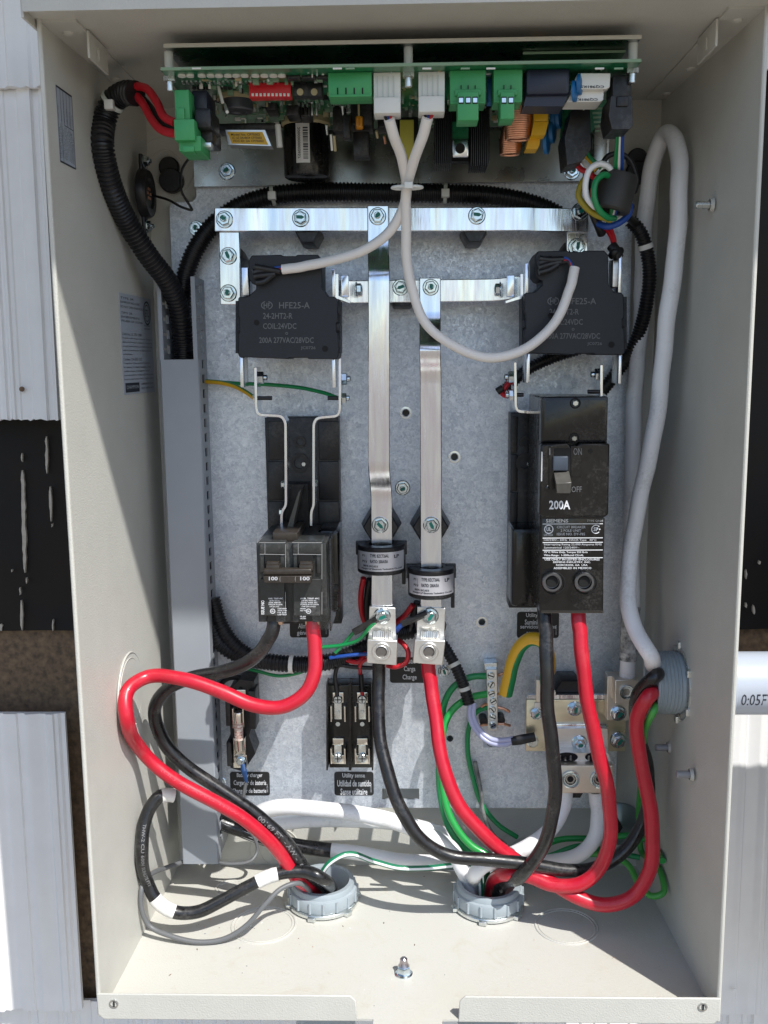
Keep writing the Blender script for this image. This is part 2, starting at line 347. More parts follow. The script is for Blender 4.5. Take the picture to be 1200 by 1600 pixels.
# ================================================================ the setting
def struct(o): o['kind'] = 'structure'; return o
g = MB(); g.add([(-40,-40,-1.25),(40,-40,-1.25),(40,.3,-1.25),(-40,.3,-1.25)], [(0,1,2,3)], CONC); struct(g.build('ground'))
YS = .184        # front of the striated siding
hw = thing('house_wall', (.22, .22, -1.25), 'house wall behind the box: black sheathing paper between courses of white siding', 'wall')
# black paper over the studs, with a brown board strip along its lower edge
def zP(v, y, u=600): return P(u, v, y)[2]
b = MB()
nx, nz = 60, 40
x0, x1, z0, z1 = -1.3, 1.8, zP(990, .206), 1.2
V = []; F = []
for j in range(nz+1):
    for i in range(nx+1):
        x = x0+(x1-x0)*i/nx; z = z0+(z1-z0)*j/nz
        V.append((x, .2205+.0025*math.sin(x*37+z*11)*math.sin(z*23)+random.uniform(-.0006, .0006)-.003*(j == 0), z))
for j in range(nz):
    for i in range(nx): k = j*(nx+1)+i; F.append((k, k+1, k+nx+2, k+nx+1))
b.add(V, F, TAR); b.build('sheathing_paper', hw, smooth=60)
b = MB(); b.box((-1.3,.225,-1.25), (1.8,.24,1.25), OSB); b.build('sheathing_board', hw)
b = MB()
def drip(u0, v0, v1, wpx, y=.217):
    n = max(4, int((v1-v0)/7)); L = []; R = []
    for i in range(n+1):
        t = i/n; v = v0+(v1-v0)*t; u = u0+.022*(v-v0)+random.uniform(-.6, .6); h = .72*wpx*(.35+.65*math.sin(math.pi*min(1, .12+t*.8)))*random.uniform(.7, 1.2)
        if i in (0, n): h *= .35
        L.append((u-h/2, v)); R.append((u+h/2, v))
    b.pprism(L+R[::-1], y-.001, .003, DRIP)
for a in ((34,708,722,3),(35,735,895,8),(41,903,912,3),(31,918,930,3),(33,938,985,6),(72,682,740,5),(78,760,815,5),(81,818,824,2),(82,968,986,3),(18,890,894,3),(1,975,986,7),
          (1187,876,882,5),(1166,890,905,4),(1166,942,950,5),(1178,946,960,6)): drip(*a)
b.build('sealant_drips', hw)
# siding courses: striated faces, each with a ragged lower edge
def siding(x0, x1, z0, z1, y, name, rag=.0012, rib=1, th=.009, seed=1, tilt=.004, slant=0):
    rnd = random.Random(seed); b = MB(); xs = []; x = x0
    while x < x1:
        wd = rnd.choice([.002,.003,.004,.006]); d = rnd.choice([0,.001,.002,.003,.0038]); xs += [(x, d), (min(x+wd, x1), d)]; x += wd+rnd.choice([.0012,.0022])
    xs = [p for p in xs if p[0] <= x1]; n = len(xs)
    V = []
    for (x, d) in xs:
        rz = rnd.uniform(-rag, rag); t = (x-x0)/(x1-x0); 
        V += [(x, y+d*rib, z0+rz), (x, y+d*rib+tilt, z1), (x, y+th, z0+rz*.5), (x, y+th+.002, z1)]
    F = []
    for i in range(n-1): a = i*4; c = a+4; F += [(a, c, c+1, a+1), (a, a+2, c+2, c), (a+1, c+1, c+3, a+3)]
    F += [(0,1,3,2), ((n-1)*4, (n-1)*4+2, (n-1)*4+3, (n-1)*4+1)]
    if slant:
        V = [(p[0]+slant*(p[2]-z0)*max(0, min(1, (p[0]-x0)/(x1-x0))), p[1], p[2]) for p in V]
    b.add(V, F, SIDE); return b.build('siding_course', hw, smooth=25)
xl, xr = -1.3, 1.8
zA = zP(136, YS, 40)
siding(xl, .03, zA, .99, YS-.004, '', seed=2)
zAr = zP(107, YS, 1190)
siding(.41, xr, zAr, .99, YS-.004, '', seed=3)
siding(xl, xr, .985, 1.19, YS-.01, '', seed=9)
xB = (P(69,140,YS)[0]+P(80,655,YS)[0])/2
siding(xl, xB, zP(656, YS, 40), zA+.01, YS, '', seed=4, slant=.004)
zC = zP(1119, YS, 50); xC = P(111,1350,YS)[0]; zE = zP(1581, YS, 60)
siding(xl, xC, zE, zC, YS, '', seed=5, rag=.0006)
siding(P(1120,1350,YS+.004)[0], xr, zP(1591, YS, 1170), zP(1119, YS, 1170), YS+.002, '', seed=6, rag=.0006)
siding(xl, xr, zE-.31, zE-.002, YS+.012, '', seed=7, rag=.0006)
siding(xl, xr, -1.2, zE-.33, YS+.012, '', seed=8, rag=.0006)
b = MB()     # old nail in the left course
for u, v in ((34,608),(1148,1548),(57,12)):
    c = P(u, v, YS-.0003); b.ring(c+np.array([0,.0007,0]), (0,-1,0), [(0,.0022),(.0011,.0021),(.0012,.0012)], OSB if v == 608 else SIDE, 16, False, True)
b.build('nail_head', hw)
# roof eave above, out of the frame: it shades the upper half of the wall
zt = .5034+1.7*.4
b = MB(); b.box((-1.5,-.4,zt), (2.2,-.375,zt+.14), EAVE); b.box((-1.5,-.375,zt+.012), (2.2,.25,zt+.03), EAVE); b.box((-1.5,-.42,zt+.141), (2.2,.25,zt+.16), EAVE)
tag(b.build('roof_eave'), 'painted roof eave projecting over the wall above the box', 'eave')

# ================================================================ enclosure
en = thing('electrical_enclosure', (.22, .1, ZF), 'open beige steel electrical enclosure fixed to the house wall', 'electrical box')
hub1 = PZ(505, 1409, ZF); hub2 = PZ(763, 1414, ZF); HR = .0262
ctab = [(P(560,1560,0)[0], -.0016), (P(560,1600,-.004)[0], -.004), (P(560,1600,-.004)[0], -.03), (P(716,1600,-.004)[0], -.03), (P(716,1600,-.004)[0], -.004)]
tx0, tx1 = P(556,1560,0)[0], P(718,1560,0)[0]
fl = [(-.0, .0), (tx0, .0), (tx0, -.0018), (tx0+.0005+.012, -.0022), (tx0+.0125, -.035), (tx1-.0125, -.035), (tx1-.0125, -.0022), (tx1, -.0018), (tx1, .0), (W_, .0), (W_, YB), (0, YB)]
b = MB(); kh = PZ(636, 1603, ZF)
b.sheet([fl, circ(hub1[0], hub1[1], HR, 40), circ(hub2[0], hub2[1], HR, 40), circ(kh[0], kh[1]-.004, .0045, 20)], ZF, ZF-WT, BEIGE_D, 'z')
b.build('bottom_panel', en)
b = MB(); prof = [(0,0),(.0075,YB)]
pl = prof+[(p[0]-WT, p[1]) for p in prof[::-1]]
b.prism([p for p in pl], ZF-WT, H_, BEIGE, 'z'); b.build('side_wall', en)
b = MB(); b.prism([(W_-p[0], p[1]) for p in pl], ZF-WT, H_, BEIGE, 'z'); b.build('side_wall', en)
b = MB(); b.box((-.002, YB, ZF-WT), (W_+.002, YB+WT, H_), BEIGE); bw = b.build('back_wall', en)
for x in (-.0008, W_+.0008):      # folded front edges
    b = MB(); b.tube([(x,-.0002,ZF), (x,-.0002,H_)], .0016, BEIGE, 10); b.build('folded_edge', en)
b = MB(); b.box((-.003, -.019, H_), (W_+.003, YB, H_+WT), BEIGE)
b.box((-.003, -.0206, H_-.0022), (W_+.003, -.019, H_+.05), BEIGE)
b.box((-.003-WT, -.019, H_-.005), (-.003, YB, H_+.05), BEIGE); b.box((W_+.003, -.019, H_-.005), (W_+.003+WT, YB, H_+.05), BEIGE)
b.build('rain_hood', en)
for s in (0, 1):                  # flanges along the ceiling with rivets and a slotted bracket
    b = MB(); X = (lambda x: x) if s == 0 else (lambda x: W_-x)
    b.box((X(.0), .0, H_), (X(.022), .2, H_-.0016), BEIGE)
    for y in (.02, .12, .185): b.ring((X(.010), y, H_-.0016), (0,0,-1), [(0,.0035),(.001,.003),(.0016,.0015)], BEIGE, 16, False, True)
    b.build('ceiling_flange', en)
    b2 = MB(); ya, yb_ = .018, .056
    b2.sheet([[(ya,H_-.001),(ya,H_-.017),(yb_,H_-.017),(yb_,H_-.001)], [(.034,H_-.006),(.034,H_-.014),(.038,H_-.014),(.038,H_-.006)]], X(.0224), X(.0238), BEIGE, 'x'); b2.build('slotted_bracket', en)
for k, (xa, xb) in enumerate(((-.0016, tx0), (tx1, W_+.0016))):
    b = MB(); c = .003; zt_ = 0
    if k == 0: poly = [(xa, ZF-.002+.004), (xa+.004, ZF-.002), (xb+.001, ZF-.002), (xb, zt_-.004), (xb-.004, zt_), (xa, zt_)]
    else: poly = [(xb, ZF-.002+.004), (xb-.004, ZF-.002), (xa-.001, ZF-.002), (xa, zt_-.004), (xa+.004, zt_), (xb, zt_)]
    b.prism(poly, -.0022, -.0004, BEIGE); lipo = b.build('front_lip', en, bevel=.0006)
    u, v = ((178,1568),(1098,1573))[k]; q = P(u, v, -.0023); b = MB()
    b.ring(q, (0,-1,0), [(0,.0034),(.0006,.0033),(.0007,.0024),(-.0008,.0022)], ZINC, 20, False, True); b.box(q+np.array([-.0002,-.0012,-.0019]), q+np.array([.0006,0,.0019]), DARK); b.build('screw', lipo)
# knockouts: raised circles in the metal
def torus(b, c, ax, R, r, m, n=44, ry=1):
    ax = np.array(ax, float); a = np.cross(ax, [0,0,1.]) if abs(ax[2]) < .9 else np.array([1.,0,0]); e = np.cross(ax, a)
    b.tube([np.array(c)+a*math.cos(2*math.pi*i/n)*R+e*math.sin(2*math.pi*i/n)*R*ry for i in range(n+1)], r, m, 8, False)
for (u, v, R) in ((885,1447,.0255),(412,1445,.0265),(360,1388,.013)):
    b = MB(); c = PZ(u, v, ZF+.0001); torus(b, c, (0,0,1), R, .0009, BEIGE); torus(b, c, (0,0,1), R-.0026, .0006, BEIGE); b.build('knockout', en)
b = MB(); c = PWL(203,1082); torus(b, (c[0]+.0002,c[1],c[2]), (1,0,0), .0315, .0008, BEIGE); torus(b, (c[0]+.0002,c[1],c[2]), (1,0,0), .027, .0005, BEIGE); b.build('knockout', en)
for u, v in ((820,1330),(430,1330),(258,262)):
    b = MB(); c = P(u, v, YB-.0002); torus(b, c, (0,-1,0), .024, .0006, BEIGE); torus(b, c, (0,-1,0), .014, .0005, BEIGE); b.build('knockout', en)
# pins on the right wall
for u, v in ((1112,320),(1072,347),(1045,1168),(1080,1210)):
    a = PX(u+2, v, W_-.004); b = MB(); b.cyl(a, (-1,0,0), .012, .0028, ZINC if v < 500 else mat('painted_pin_%d' % v, (.34,.34,.36), .4, .3), 18, .0005); b.ring(a, (-1,0,0), [(0,.0048),(.0025,.0040)], BEIGE, 18); b.build('threaded_pin', en)
# acorn nut on the floor
a = PZ(631, 1522, ZF); nb = MB(); nb.ring(a, (0,0,1), [(0,.0066),(.0009,.0068),(.0016,.0058)], BOLT, 28, True, True); nb.ring(a, (0,0,1), [(.0015,.0052),(.0062,.0052),(.0072,.0044)], BOLT, 6, False, True); nb.ring(a, (0,0,1), [(.0072,.0042),(.009,.0033),(.0105,.0029),(.0128,.0028),(.0138,.0018),(.014,.0004)], mat('stud_steel', (.45,.4,.42), .3, 1), 18, False, True)
nb.build('dome_nut', en)
# labels on the left wall (flat stickers on x = 0)
def lean(m):
    m.v = [(x+KW*y, y, z) for x, y, z in m.v]; return m
def wall_label(corn, name, build_text):
    """corn: y0,y1,z0,z1 on the wall x=0"""
    y0, y1, z0, z1 = corn; b = MB(); b.box((.00015, y0, z0), (.0004, y1, z1), LABEL); lean(b); o = b.build(name, en)
    t = MB(); build_text(t, y0, y1, z0, z1); lean(t); t.build('lettering', o, smooth=10); return o
def wtext(t, s, y0, z0, w_, h, m=BINK, rot=False):
    # on the left wall, reading left (front) to right (back) as the camera sees it
    if not rot: t.text(s, (.0005, y0, z0), (0, w_, 0), (0, 0, h), m)
    else: t.text(s, (.0005, y0, z0), (0, 0, w_), (0, -h, 0), m)
def bar(t, y0, y1, z0, z1, m=BINK): t.add([(.0005,y0,z0),(.0005,y1,z0),(.0005,y1,z1),(.0005,y0,z1)], [(0,1,2,3)], m)
y0, z1 = PWL(86,132)[1:]; y1 = PWL(118,272)[1]; z0 = PWL(92,252)[2]
def tx(t, y0, y1, z0, z1):
    H = z1-z0; Wd = y1-y0
    for e in (0, 1): bar(t, y0+e*(Wd-.0006), y0+e*(Wd-.0006)+.0006, z0, z1)
    bar(t, y0, y1, z1-.0012, z1); bar(t, y0, y1, z0, z0+.001)
    bar(t, y0+Wd*.4, y1, z0+H*.52, z0+H*.53)
    for f in (.22,.4,.6,.8): bar(t, y0+Wd*f, y0+Wd*f+.0005, z0+H*(.53 if f > .3 else 0), z1)
    L = ['GENERATOR', 'UTILITY 120/240 VAC', 'WIRE TORQUE in-lbs', 'AL/CU 75C ONLY', '250 kcmil max', 'Utility supply lugs', 'Load lugs 250 in-lbs', 'Ground bar 35 in-lbs', 'Neutral 275 in-lbs']
    for i in range(22):
        f = .03+.94*(i % 11)/11
        if i < 11: wtext(t, L[i % 9], y0+Wd*(f+.06), z0+H*(.05+random.random()*.03), H*(.36+.1*random.random()), Wd*.055, rot=True)
        elif i % 2: wtext(t, L[(i+3) % 9][:12], y0+Wd*(f+.06), z0+H*.56, H*(.12+.18*random.random()), Wd*.05, rot=True)
wall_label((y0, y1, z0, z1), 'wiring_label', tx)
ya, zt1 = PWL(185,457)[1:]; yb2 = min(PWL(242,625)[1], .206); zb = PWL(195,617)[2]
def tx2(t, y0, y1, z0, z1):
    H = z1-z0; Wd = y1-y0
    lines = [(.03,.42,'TYPE 3R'),(.07,.6,'RAINPROOF ENCLOSURE'),(.115,.72,'DO NOT OPEN ENERGIZED'),(.175,.35,'TIPO 3R'),(.215,.58,'ENCERRAMIENTO'),(.255,.68,'PRUEBA DE LLUVIA'),
             (.385,.62,'Conforms: UL STD. 1008'),(.425,.97,'This device complies with part 15 of the rules. Operation is'),(.465,.97,'subject to the following two conditions: (1) this device may'),(.505,.97,'not cause harmful interference, and (2) this device must'),(.545,.92,'accept any interference received, including that which may'),(.585,.3,'cause undesired operation.'),
             (.635,.6,'Certified: CSA STD. 22.2'),(.675,.88,'Cet appareil est conforme aux limites de la partie 15'),(.715,.9,'des reglements. Son utilisation est soumise aux deux'),(.755,.84,'conditions suivantes: (1) cet appareil ne doit pas'),(.795,.97,'causer des interferences nuisibles et (2) il doit accepter'),(.835,.95,'toutes les interferences recues, y compris celles')]
    for f, wd, s in lines: wtext(t, s, y0+Wd*.03, z1-H*(f+.025), Wd*wd*.96, H*(.022 if f not in (.385,.635) else .026))
    bar(t, y0+Wd*.05, y0+Wd*.48, z0+H*.02, z0+H*.115); t.text('CHAMPION', (.0006, y0+Wd*.08, z0+H*.055), (0,Wd*.37,0), (0,0,H*.035), LABEL)
    wtext(t, 'CHAMPIONPOWER.COM', y0+Wd*.53, z0+H*.085, Wd*.42, H*.022); wtext(t, '12039 SMITH AVE', y0+Wd*.53, z0+H*.04, Wd*.42, H*.022)
    c = np.array([.0006, y0+Wd*.84, z1-H*.16]); r = .0098
    t.ring(c, (1,0,0), [(0,r),(0,r*.86)], BINK, 28); t.text('ETL', c+np.array([0,-r*.5,-r*.3]), (0,r,0), (0,0,r*.6), BINK); t.ring(c, (1,0,0), [(0,r*.72),(0,r*.64)], BINK, 28)
    wtext(t, 'Intertek', y0+Wd*.73, z1-H*.30, Wd*.2, H*.02); wtext(t, '5004987', y0+Wd*.73, z1-H*.335, Wd*.2, H*.018)
wall_label((ya, yb2, zb, zt1), 'rating_label', tx2)

# ================================================================ galvanised mounting panel
pn = thing('galvanised_backplate', (.22, YP, .06), 'mottled galvanised steel backplate behind all the parts in the enclosure', 'backplate')
xL = P(268,400,YP)[0]; xR = P(988,350,YP)[0]; zT = P(600,268,YP)[2]; zB = P(600,1262,YP)[2]
nx1 = P(307,300,YP)[0]; nz1 = P(280,316,YP)[2]; nx2 = P(948,300,YP)[0]
rc = .006
def arc(cx, cz, r, a0, a1, n=6): return [(cx+r*math.cos(math.radians(a0+(a1-a0)*i/n)), cz+r*math.sin(math.radians(a0+(a1-a0)*i/n))) for i in range(n+1)]
zTop = .62
outer = arc(xL+rc, zB+rc, rc, 180, 270)+arc(xR-rc, zB+rc, rc, 270, 360)+arc(xR-rc, nz1+.006-rc, rc, 0, 90)+arc(nx2+rc, nz1+.006+rc, rc, 270, 180)+[(nx2, zTop), (nx1, zTop)]+arc(nx1-rc, nz1+rc, rc, 360, 270)+arc(xL+rc, nz1-rc, rc, 90, 180)
slots = []
for (u0,v0,u1,v1) in ((597,1232,655,1249),):
    a = P(u0,v0,YP); c = P(u1,v1,YP); slots.append([(a[0],c[2]),(c[0],c[2]),(c[0],a[2]),(a[0],a[2])])
holes = [(634,645),(710,714),(753,972),(703,1154)]
b = MB(); b.sheet([outer]+slots+[circ(P(u,v,YP)[0], P(u,v,YP)[2], .0030, 20) for u, v in holes], YP, YP+.002, GALV); b.build('plate', pn)
for u, v in holes[:3]:
    c = P(u, v, YP); b = MB(); b.ring(c, (0,-1,0), [(0,.0054),(.0006,.0052),(.0007,.0036),(-.004,.0033)], ZINC, 24); b.build('threaded_insert', pn)
for u, v, r in ((307,357,.0050),(629,762,.0052),(341,1223,.0058),(694,1048,.0044)):
    b = MB(); b.hexbolt(P(u, v, YP), (0,-1,0), r, stud=(v != 1048)); b.build('bolt', pn)
b = MB(); 
for u, v in ((355,268),(893,268)): b.hexbolt(P(u, v, YP-.006), (0,-1,0), .0052, stud=True)
def sticker(u0, v0, u1, v1, lines, side=True, tilt=0):
    b = MB(); y = YP-.0004; a = P(u0, v0, y); c = P(u1, v1, y); r = .0025
    b.prism(arc(a[0]+r, c[2]+r, r, 180, 270, 4)+arc(c[0]-r, c[2]+r, r, 270, 360, 4)+arc(c[0]-r, a[2]-r, r, 0, 90, 4)+arc(a[0]+r, a[2]-r, r, 90, 180, 4), y, y+.0003, STICK); o = b.build('printed_sticker', pn)
    t = MB()
    for s, ua, va, ub, vb in lines: t.ptext(s, ua, va, ub, vb, y-.0002, WINK, .012)
    t.text('0001234-A', P(u1-3, v1-5, y-.0002), (0,0,(v1-v0)*.4*mpp(y)), (-2.4*mpp(y),0,0), WINK2)
    t.build('lettering', o, smooth=10); return o
sticker(359,1206,422,1243, [('Battery charger',370,1208,410,1216),('Cargador de batería',365,1219,416,1229),('Chargeur de batterie',363,1232,416,1241)])
sticker(522,1206,584,1243, [('Utility sense',535,1208,570,1217),('Utilidad de sentido',527,1219,580,1229),('Sense utilitaire',532,1232,574,1242)])
sticker(609,1027,668,1067, [('Load',633,1028,649,1037),('Carga',631,1041,649,1051),('Charge',629,1054,651,1064)])
sticker(452,955,514,996, [('Generator supply',458,958,508,966),('Sum. de generador',456,966,509,974),('Alimentation',466,974,500,982),('générale',464,985,494,994)])
sticker(808,956,873,997, [('Utility supply',822,958,861,966),('Suministro de',820,968,862,976),('servicios públicos',813,976,869,984),('Alimentation',821,987,861,995)])
# ================================================================ bolts as parts
def pbolt(par, u, v, y, rpx, ax=(0,-1,0), stud=False, name='bolt', mark=True):
    b = MB(); b.hexbolt(P(u, v, y), ax, rpx*mpp(y), mark=mark, stud=stud); return b.build(name, par)
def bus_path(pts, u0s, wpx, th, m, name, parent):
    """flat bar seen from the front: pts = [(v, y)] down its length, centre u per point"""
    b = MB(); V = []
    for (v, y), uc in zip(pts, u0s):
        a = P(uc-wpx/2, v, y); c = P(uc+wpx/2, v, y); V += [a, c, a+np.array([0,th,0]), c+np.array([0,th,0])]
    F = []
    n = len(pts)
    for i in range(n-1): k = i*4; F += [(k,k+1,k+5,k+4), (k+2,k+6,k+7,k+3), (k,k+4,k+6,k+2), (k+1,k+3,k+7,k+5)]
    F += [(0,2,3,1), (n*4-4, n*4-3, n*4-1, n*4-2)]
    b.add(V, F, m); return b.build(name, parent, smooth=25, bevel=.0006)
def smooth_prof(pts, n=5):
    """round the bends of a (v,y,u) profile"""
    out = [pts[0]]
    for i in range(1, len(pts)-1):
        a, p, c = (np.array(x, float) for x in pts[i-1:i+2]); L1 = p+(a-p)*min(.45, 14/max(1, abs(a[0]-p[0]))); L2 = p+(c-p)*min(.45, 14/max(1, abs(c[0]-p[0])))
        for k in range(n+1): t = k/n; out.append(tuple(L1*(1-t)**2+2*p*t*(1-t)+L2*t*t))
    out.append(pts[-1]); return out
def bar_thing(name, label, prof, wpx, th=.003, m=None, cat='busbar', group=None):
    pr_ = smooth_prof(prof); t = thing(name, P(prof[-1][2], prof[-1][0], prof[-1][1]+.002), label, cat, group)
    bus_path([(p[0], p[1]) for p in pr_], [p[2] for p in pr_], wpx, th, m or BUS, 'bar', t); return t
def hbar_thing(name, label, prof, hpx, th=.003, m=None):
    """horizontal bar: prof = [(u, y, vcentre)]"""
    pr_ = []
    P_ = smooth_prof([(p[0], p[1], p[2]) for p in prof])
    t = thing(name, P(prof[0][0], prof[0][2]+hpx/2, prof[0][1]), label, 'busbar'); b = MB(); V = []
    for u, y, vc in P_:
        a = P(u, vc-hpx/2, y); c = P(u, vc+hpx/2, y); V += [a, c, a+np.array([0,th,0]), c+np.array([0,th,0])]
    n = len(P_); F = []
    for i in range(n-1): k = i*4; F += [(k,k+4,k+5,k+1), (k+2,k+3,k+7,k+6), (k,k+2,k+6,k+4), (k+1,k+5,k+7,k+3)]
    F += [(0,1,3,2), (n*4-4, n*4-2, n*4-1, n*4-3)]; b.add(V, F, m or BUS); b.build('bar', t, smooth=25, bevel=.0006); return t
def insulator(u, v, rpx, y1, label, a0=0, group='hexagonal standoff insulators'):
    b = MB(); c = P(u, v, y1); r = rpx*mpp(y1); b.ring(c, (0,1,0), [(0,r*.8),(.001,r*.86),((YP-y1)*.5,r*1.0),(YP-y1-.0005,r*.9)], BP, 6, True, True, a0=a0)
    return tag(b.build('standoff_insulator'), label, 'insulator', group)
YBAR = .150
HEXR = mat('hex_recess', (.22,.21,.20), .4, .8)
# upper horizontal bar and what hangs on it
hb = hbar_thing('upper_busbar', 'long horizontal tin-plated busbar across the top, under the looped black conduit', [(335,YBAR-.004,343),(394,YBAR-.004,343),(410,YBAR,343),(826,YBAR,342),(842,YBAR-.004,343),(920,YBAR-.004,344)], 37)
for u, v, s in ((351,343,1),(470,341,0),(745,337,0),(906,331,1)): pbolt(hb, u, v, YBAR-(.004 if s else 0), 10.5, stud=bool(s))
insulator(480,362,21,YBAR+.003,'black insulator under the left half of the upper busbar')
insulator(742,361,21,YBAR+.003,'black insulator under the right half of the upper busbar')
lk = bar_thing('link_bar', 'short vertical link bar left of the left relay with two bolts', [(362,YBAR,358),(476,YBAR,360)], 32, cat='link bar')
pbolt(lk,357,400,YBAR,10.5); pbolt(lk,357,458,YBAR,10.5,stud=True); insulator(360,402,20,YBAR+.003,'black insulator behind the link bar left of the left relay')
lk = bar_thing('link_bar', 'short vertical link bar above the right relay, half hidden by it', [(362,YBAR,902),(400,YBAR,902)], 33, cat='link bar')
pbolt(lk,901,386,YBAR,10.5); insulator(898,392,19,YBAR+.003,'black insulator behind the link bar above the right relay')
# second horizontal bar
hb2 = hbar_thing('lower_busbar', 'short horizontal busbar joining the two relays behind the long vertical bars', [(530,YBAR+.006,455),(548,YBAR+.010,456),(775,YBAR+.010,453),(812,YBAR+.006,448)], 35)
for u, v in ((626,449),): pbolt(hb2, u, v, YBAR+.010, 10)
insulator(628,458,26,YBAR+.013,'black insulator under the lower busbar between the long bars')
for u, s in ((560,1),(778,-1)):
    pbolt(hb2, u-4*s, 452, YBAR+.002, 9, ax=(s,0,0))
# long vertical bars
y1, y2, y3 = YBAR-.007, YBAR-.016, YBAR+.002
lb = bar_thing('long_busbar', 'left long vertical busbar, bolted over the upper bar and passing through the higher ring', [(321,y1,590.5),(388,y1,591),(426,y2-.003,592),(734,y2,592),(770,y3,596),(947,y3,597)], 33.5)
pbolt(lb,590,338,y1,10.5,stud=True); pbolt(lb,594,820,y3,10.5)
b = MB()
for v0,v1 in ((466,487),): b.add([P(577,484,y2-.0003),P(609,484,y2-.0003),P(609,486,y2-.0003),P(577,486,y2-.0003)],[(0,1,2,3)],mat('red_ink_smear',(.55,.18,.22),.5,.6))
b.build('ink_line', lb)
insulator(595,824,33,y3+.003,'black insulator behind the left long busbar, above the higher ring',a0=0)
lb = bar_thing('long_busbar', 'right long vertical busbar, bolted over the lower bar and passing through the lower ring', [(434,YBAR+.003,672),(500,YBAR+.003,672),(540,y2,672),(556,y2,672),(586,y3-.004,673),(950,y3-.002,674)], 33.5)
pbolt(lb,673,449,YBAR+.003,10,stud=True); pbolt(lb,674,820,y3-.003,10.5)
insulator(673,824,33,y3+.001,'black insulator behind the right long busbar, above the lower ring')
insulator(597,985,24,y3+.006,'black insulator behind the left load lug'); insulator(676,985,24,y3+.006,'black insulator behind the right load lug')
# ---------------------------------------------------------------- relays
YR = .118
def relay(dx, dy, label, half):
    t = thing('power_relay', P(450+dx, 562+dy, YR+.03), label, 'relay', 'power relays')
    uv = [(372,466),(374,464),(388,463),(400,452),(400,445),(394,443),(389,436),(388,408),(393,399),(440,398),(442,400),(462,400),(464,398),(497,398),(501,403),(503,404),(503,450),(512,463),(524,464),(527,468),(528,503),(525,505),(525,519),(528,520),(529,556),(526,561),(482,561),(480,559),(452,559),(450,561),(374,558),(372,553),(372,522),(374,520),(374,497),(372,494)]
    b = MB(); poly = [(a+dx, c+dy) for a, c in uv]; b.pprism(poly, YR, .034, RELAY); body = b.build('body', t, bevel=.0009)
    b = MB(); b.pprism([(a+dx,c+dy) for a,c in ((368,470),(532,470),(532,552),(368,552))], YR+.009, .02, RELAY); 
    for k in range(3): b.pbox(370+dx, 480+k*26+dy, 531+dx, 492+k*26+dy, YR+.004, .02, RELAY, .0006)
    b.build('side_ribs', t)
    x = MB(); y = YR-.00025
    def tt(s, u0, v0, u1, v1): x.ptext(s, u0+dx, v0+dy, u1+dx, v1+dy, y, PRINT, .01)
    tt('HFE25-A', 436,472,484,482); tt('24-2HT2-R',411,489,457,498); tt('COIL:24VDC',411,505,463,514); tt('200A 277VAC/28VDC',405,527,490,536); tt('JC0726',470,541,493,547)
    c = P(417+dx, 477+dy, y); r = 9*mpp(y)
    for k in range(22):       # oval emblem
        pass
    n = 30; R1 = [c+np.array([math.cos(2*math.pi*i/n)*r, 0, math.sin(2*math.pi*i/n)*r*.72]) for i in range(n)]; R2 = [c+np.array([math.cos(2*math.pi*i/n)*r*.84, 0, math.sin(2*math.pi*i/n)*r*.58]) for i in range(n)]
    x.add(R1+R2, [(i, (i+1) % n, n+(i+1) % n, n+i) for i in range(n) if i not in (6,7,8,21,22,23)], PRINT); x.ptext('HF', 412+dx, 473+dy, 422+dx, 481+dy, y, PRINT, .02)
    c = P(448+dx, 521+dy, y); x.ring(c, (0,-1,0), [(0,.0010),(0,.0006)], PRINT, 16); c = P(401+dx if half == 0 else 413+dx, (504 if half == 0 else 500)+dy, y); x.ring(c, (0,-1,0), [(0,.0022),(0,.0001)], DARK, 16)
    c = P(508+dx, 545+dy, y); x.ring(c, (0,-1,0), [(0,.0024),(0,.0001)], DARK, 16)
    x.build('lettering', body, smooth=10)
    return t
rl = relay(0, 0, 'left power relay, slate black, with the white lead across its upper right shoulder', 0)
rr = relay(447.5, -6.5, 'right power relay, slate black, with the white lead looping over its lettering', 1)
# relay wire clusters
def wire(pts, rpx, m, name='wire', parent=None, label=None, cat='wire', clamp=True, n=8, group=None, stripe=None, sa=(0,.35), seg=14, floor_ok=False):
    W3 = []
    for p in pts:
        if p[0] == 'w': W3.append(np.array(p[1:], float)); continue
        y = p[2]; q = P(p[0], p[1], y); r = rpx*mpp(y) if rpx > .1 else rpx
        if clamp:
            for _ in range(3):
                inset = .036*max(0,q[1])
                if q[0] > W_-inset-r-.0006: q = PX(p[0], p[1], W_-inset-r-.0006)
                if q[0] < inset+r+.0006: q = PX(p[0], p[1], inset+r+.0006)
                lim = YP-r if q[2] > zB else YB-r
                if q[1] > lim: q = P(p[0], p[1], lim-.0004)
                if not floor_ok and q[2] < ZF+r+.0003: q = PZ(p[0], p[1], ZF+r+.0003)
        W3.append(q)
    ym = np.mean([q[1] for q in W3]); k_ = .90 if rpx > 8 else 1
    r = rpx*k_*mpp(ym) if rpx > .1 else rpx
    b = MB(); pts3 = spline(W3, n)
    if rpx > 8:
        pts3 = resample(pts3, .006); R0 = random.Random(len(pts3)); ph = R0.random()*9; pts3 = [q+np.array([math.sin(i*.31+ph)*.0007+math.sin(i*.83+ph)*.0003, 0, math.cos(i*.27+ph)*.0007]) if 2 < i < len(pts3)-3 else q for i, q in enumerate(pts3)]; pts3 = spline(pts3, 3)
        rr_ = [r*(1+.018*math.sin(i*.11+ph)+.008*math.sin(i*.43)) for i in range(len(pts3))]
    else: rr_ = r
    b.tube(pts3, rr_, m, seg, stripe=stripe, sa=sa); o = b.build(name, parent, smooth=60)
    if label: tag(o, label, cat, group)
    o['_r'] = r; wire.last = (pts3, r); return o
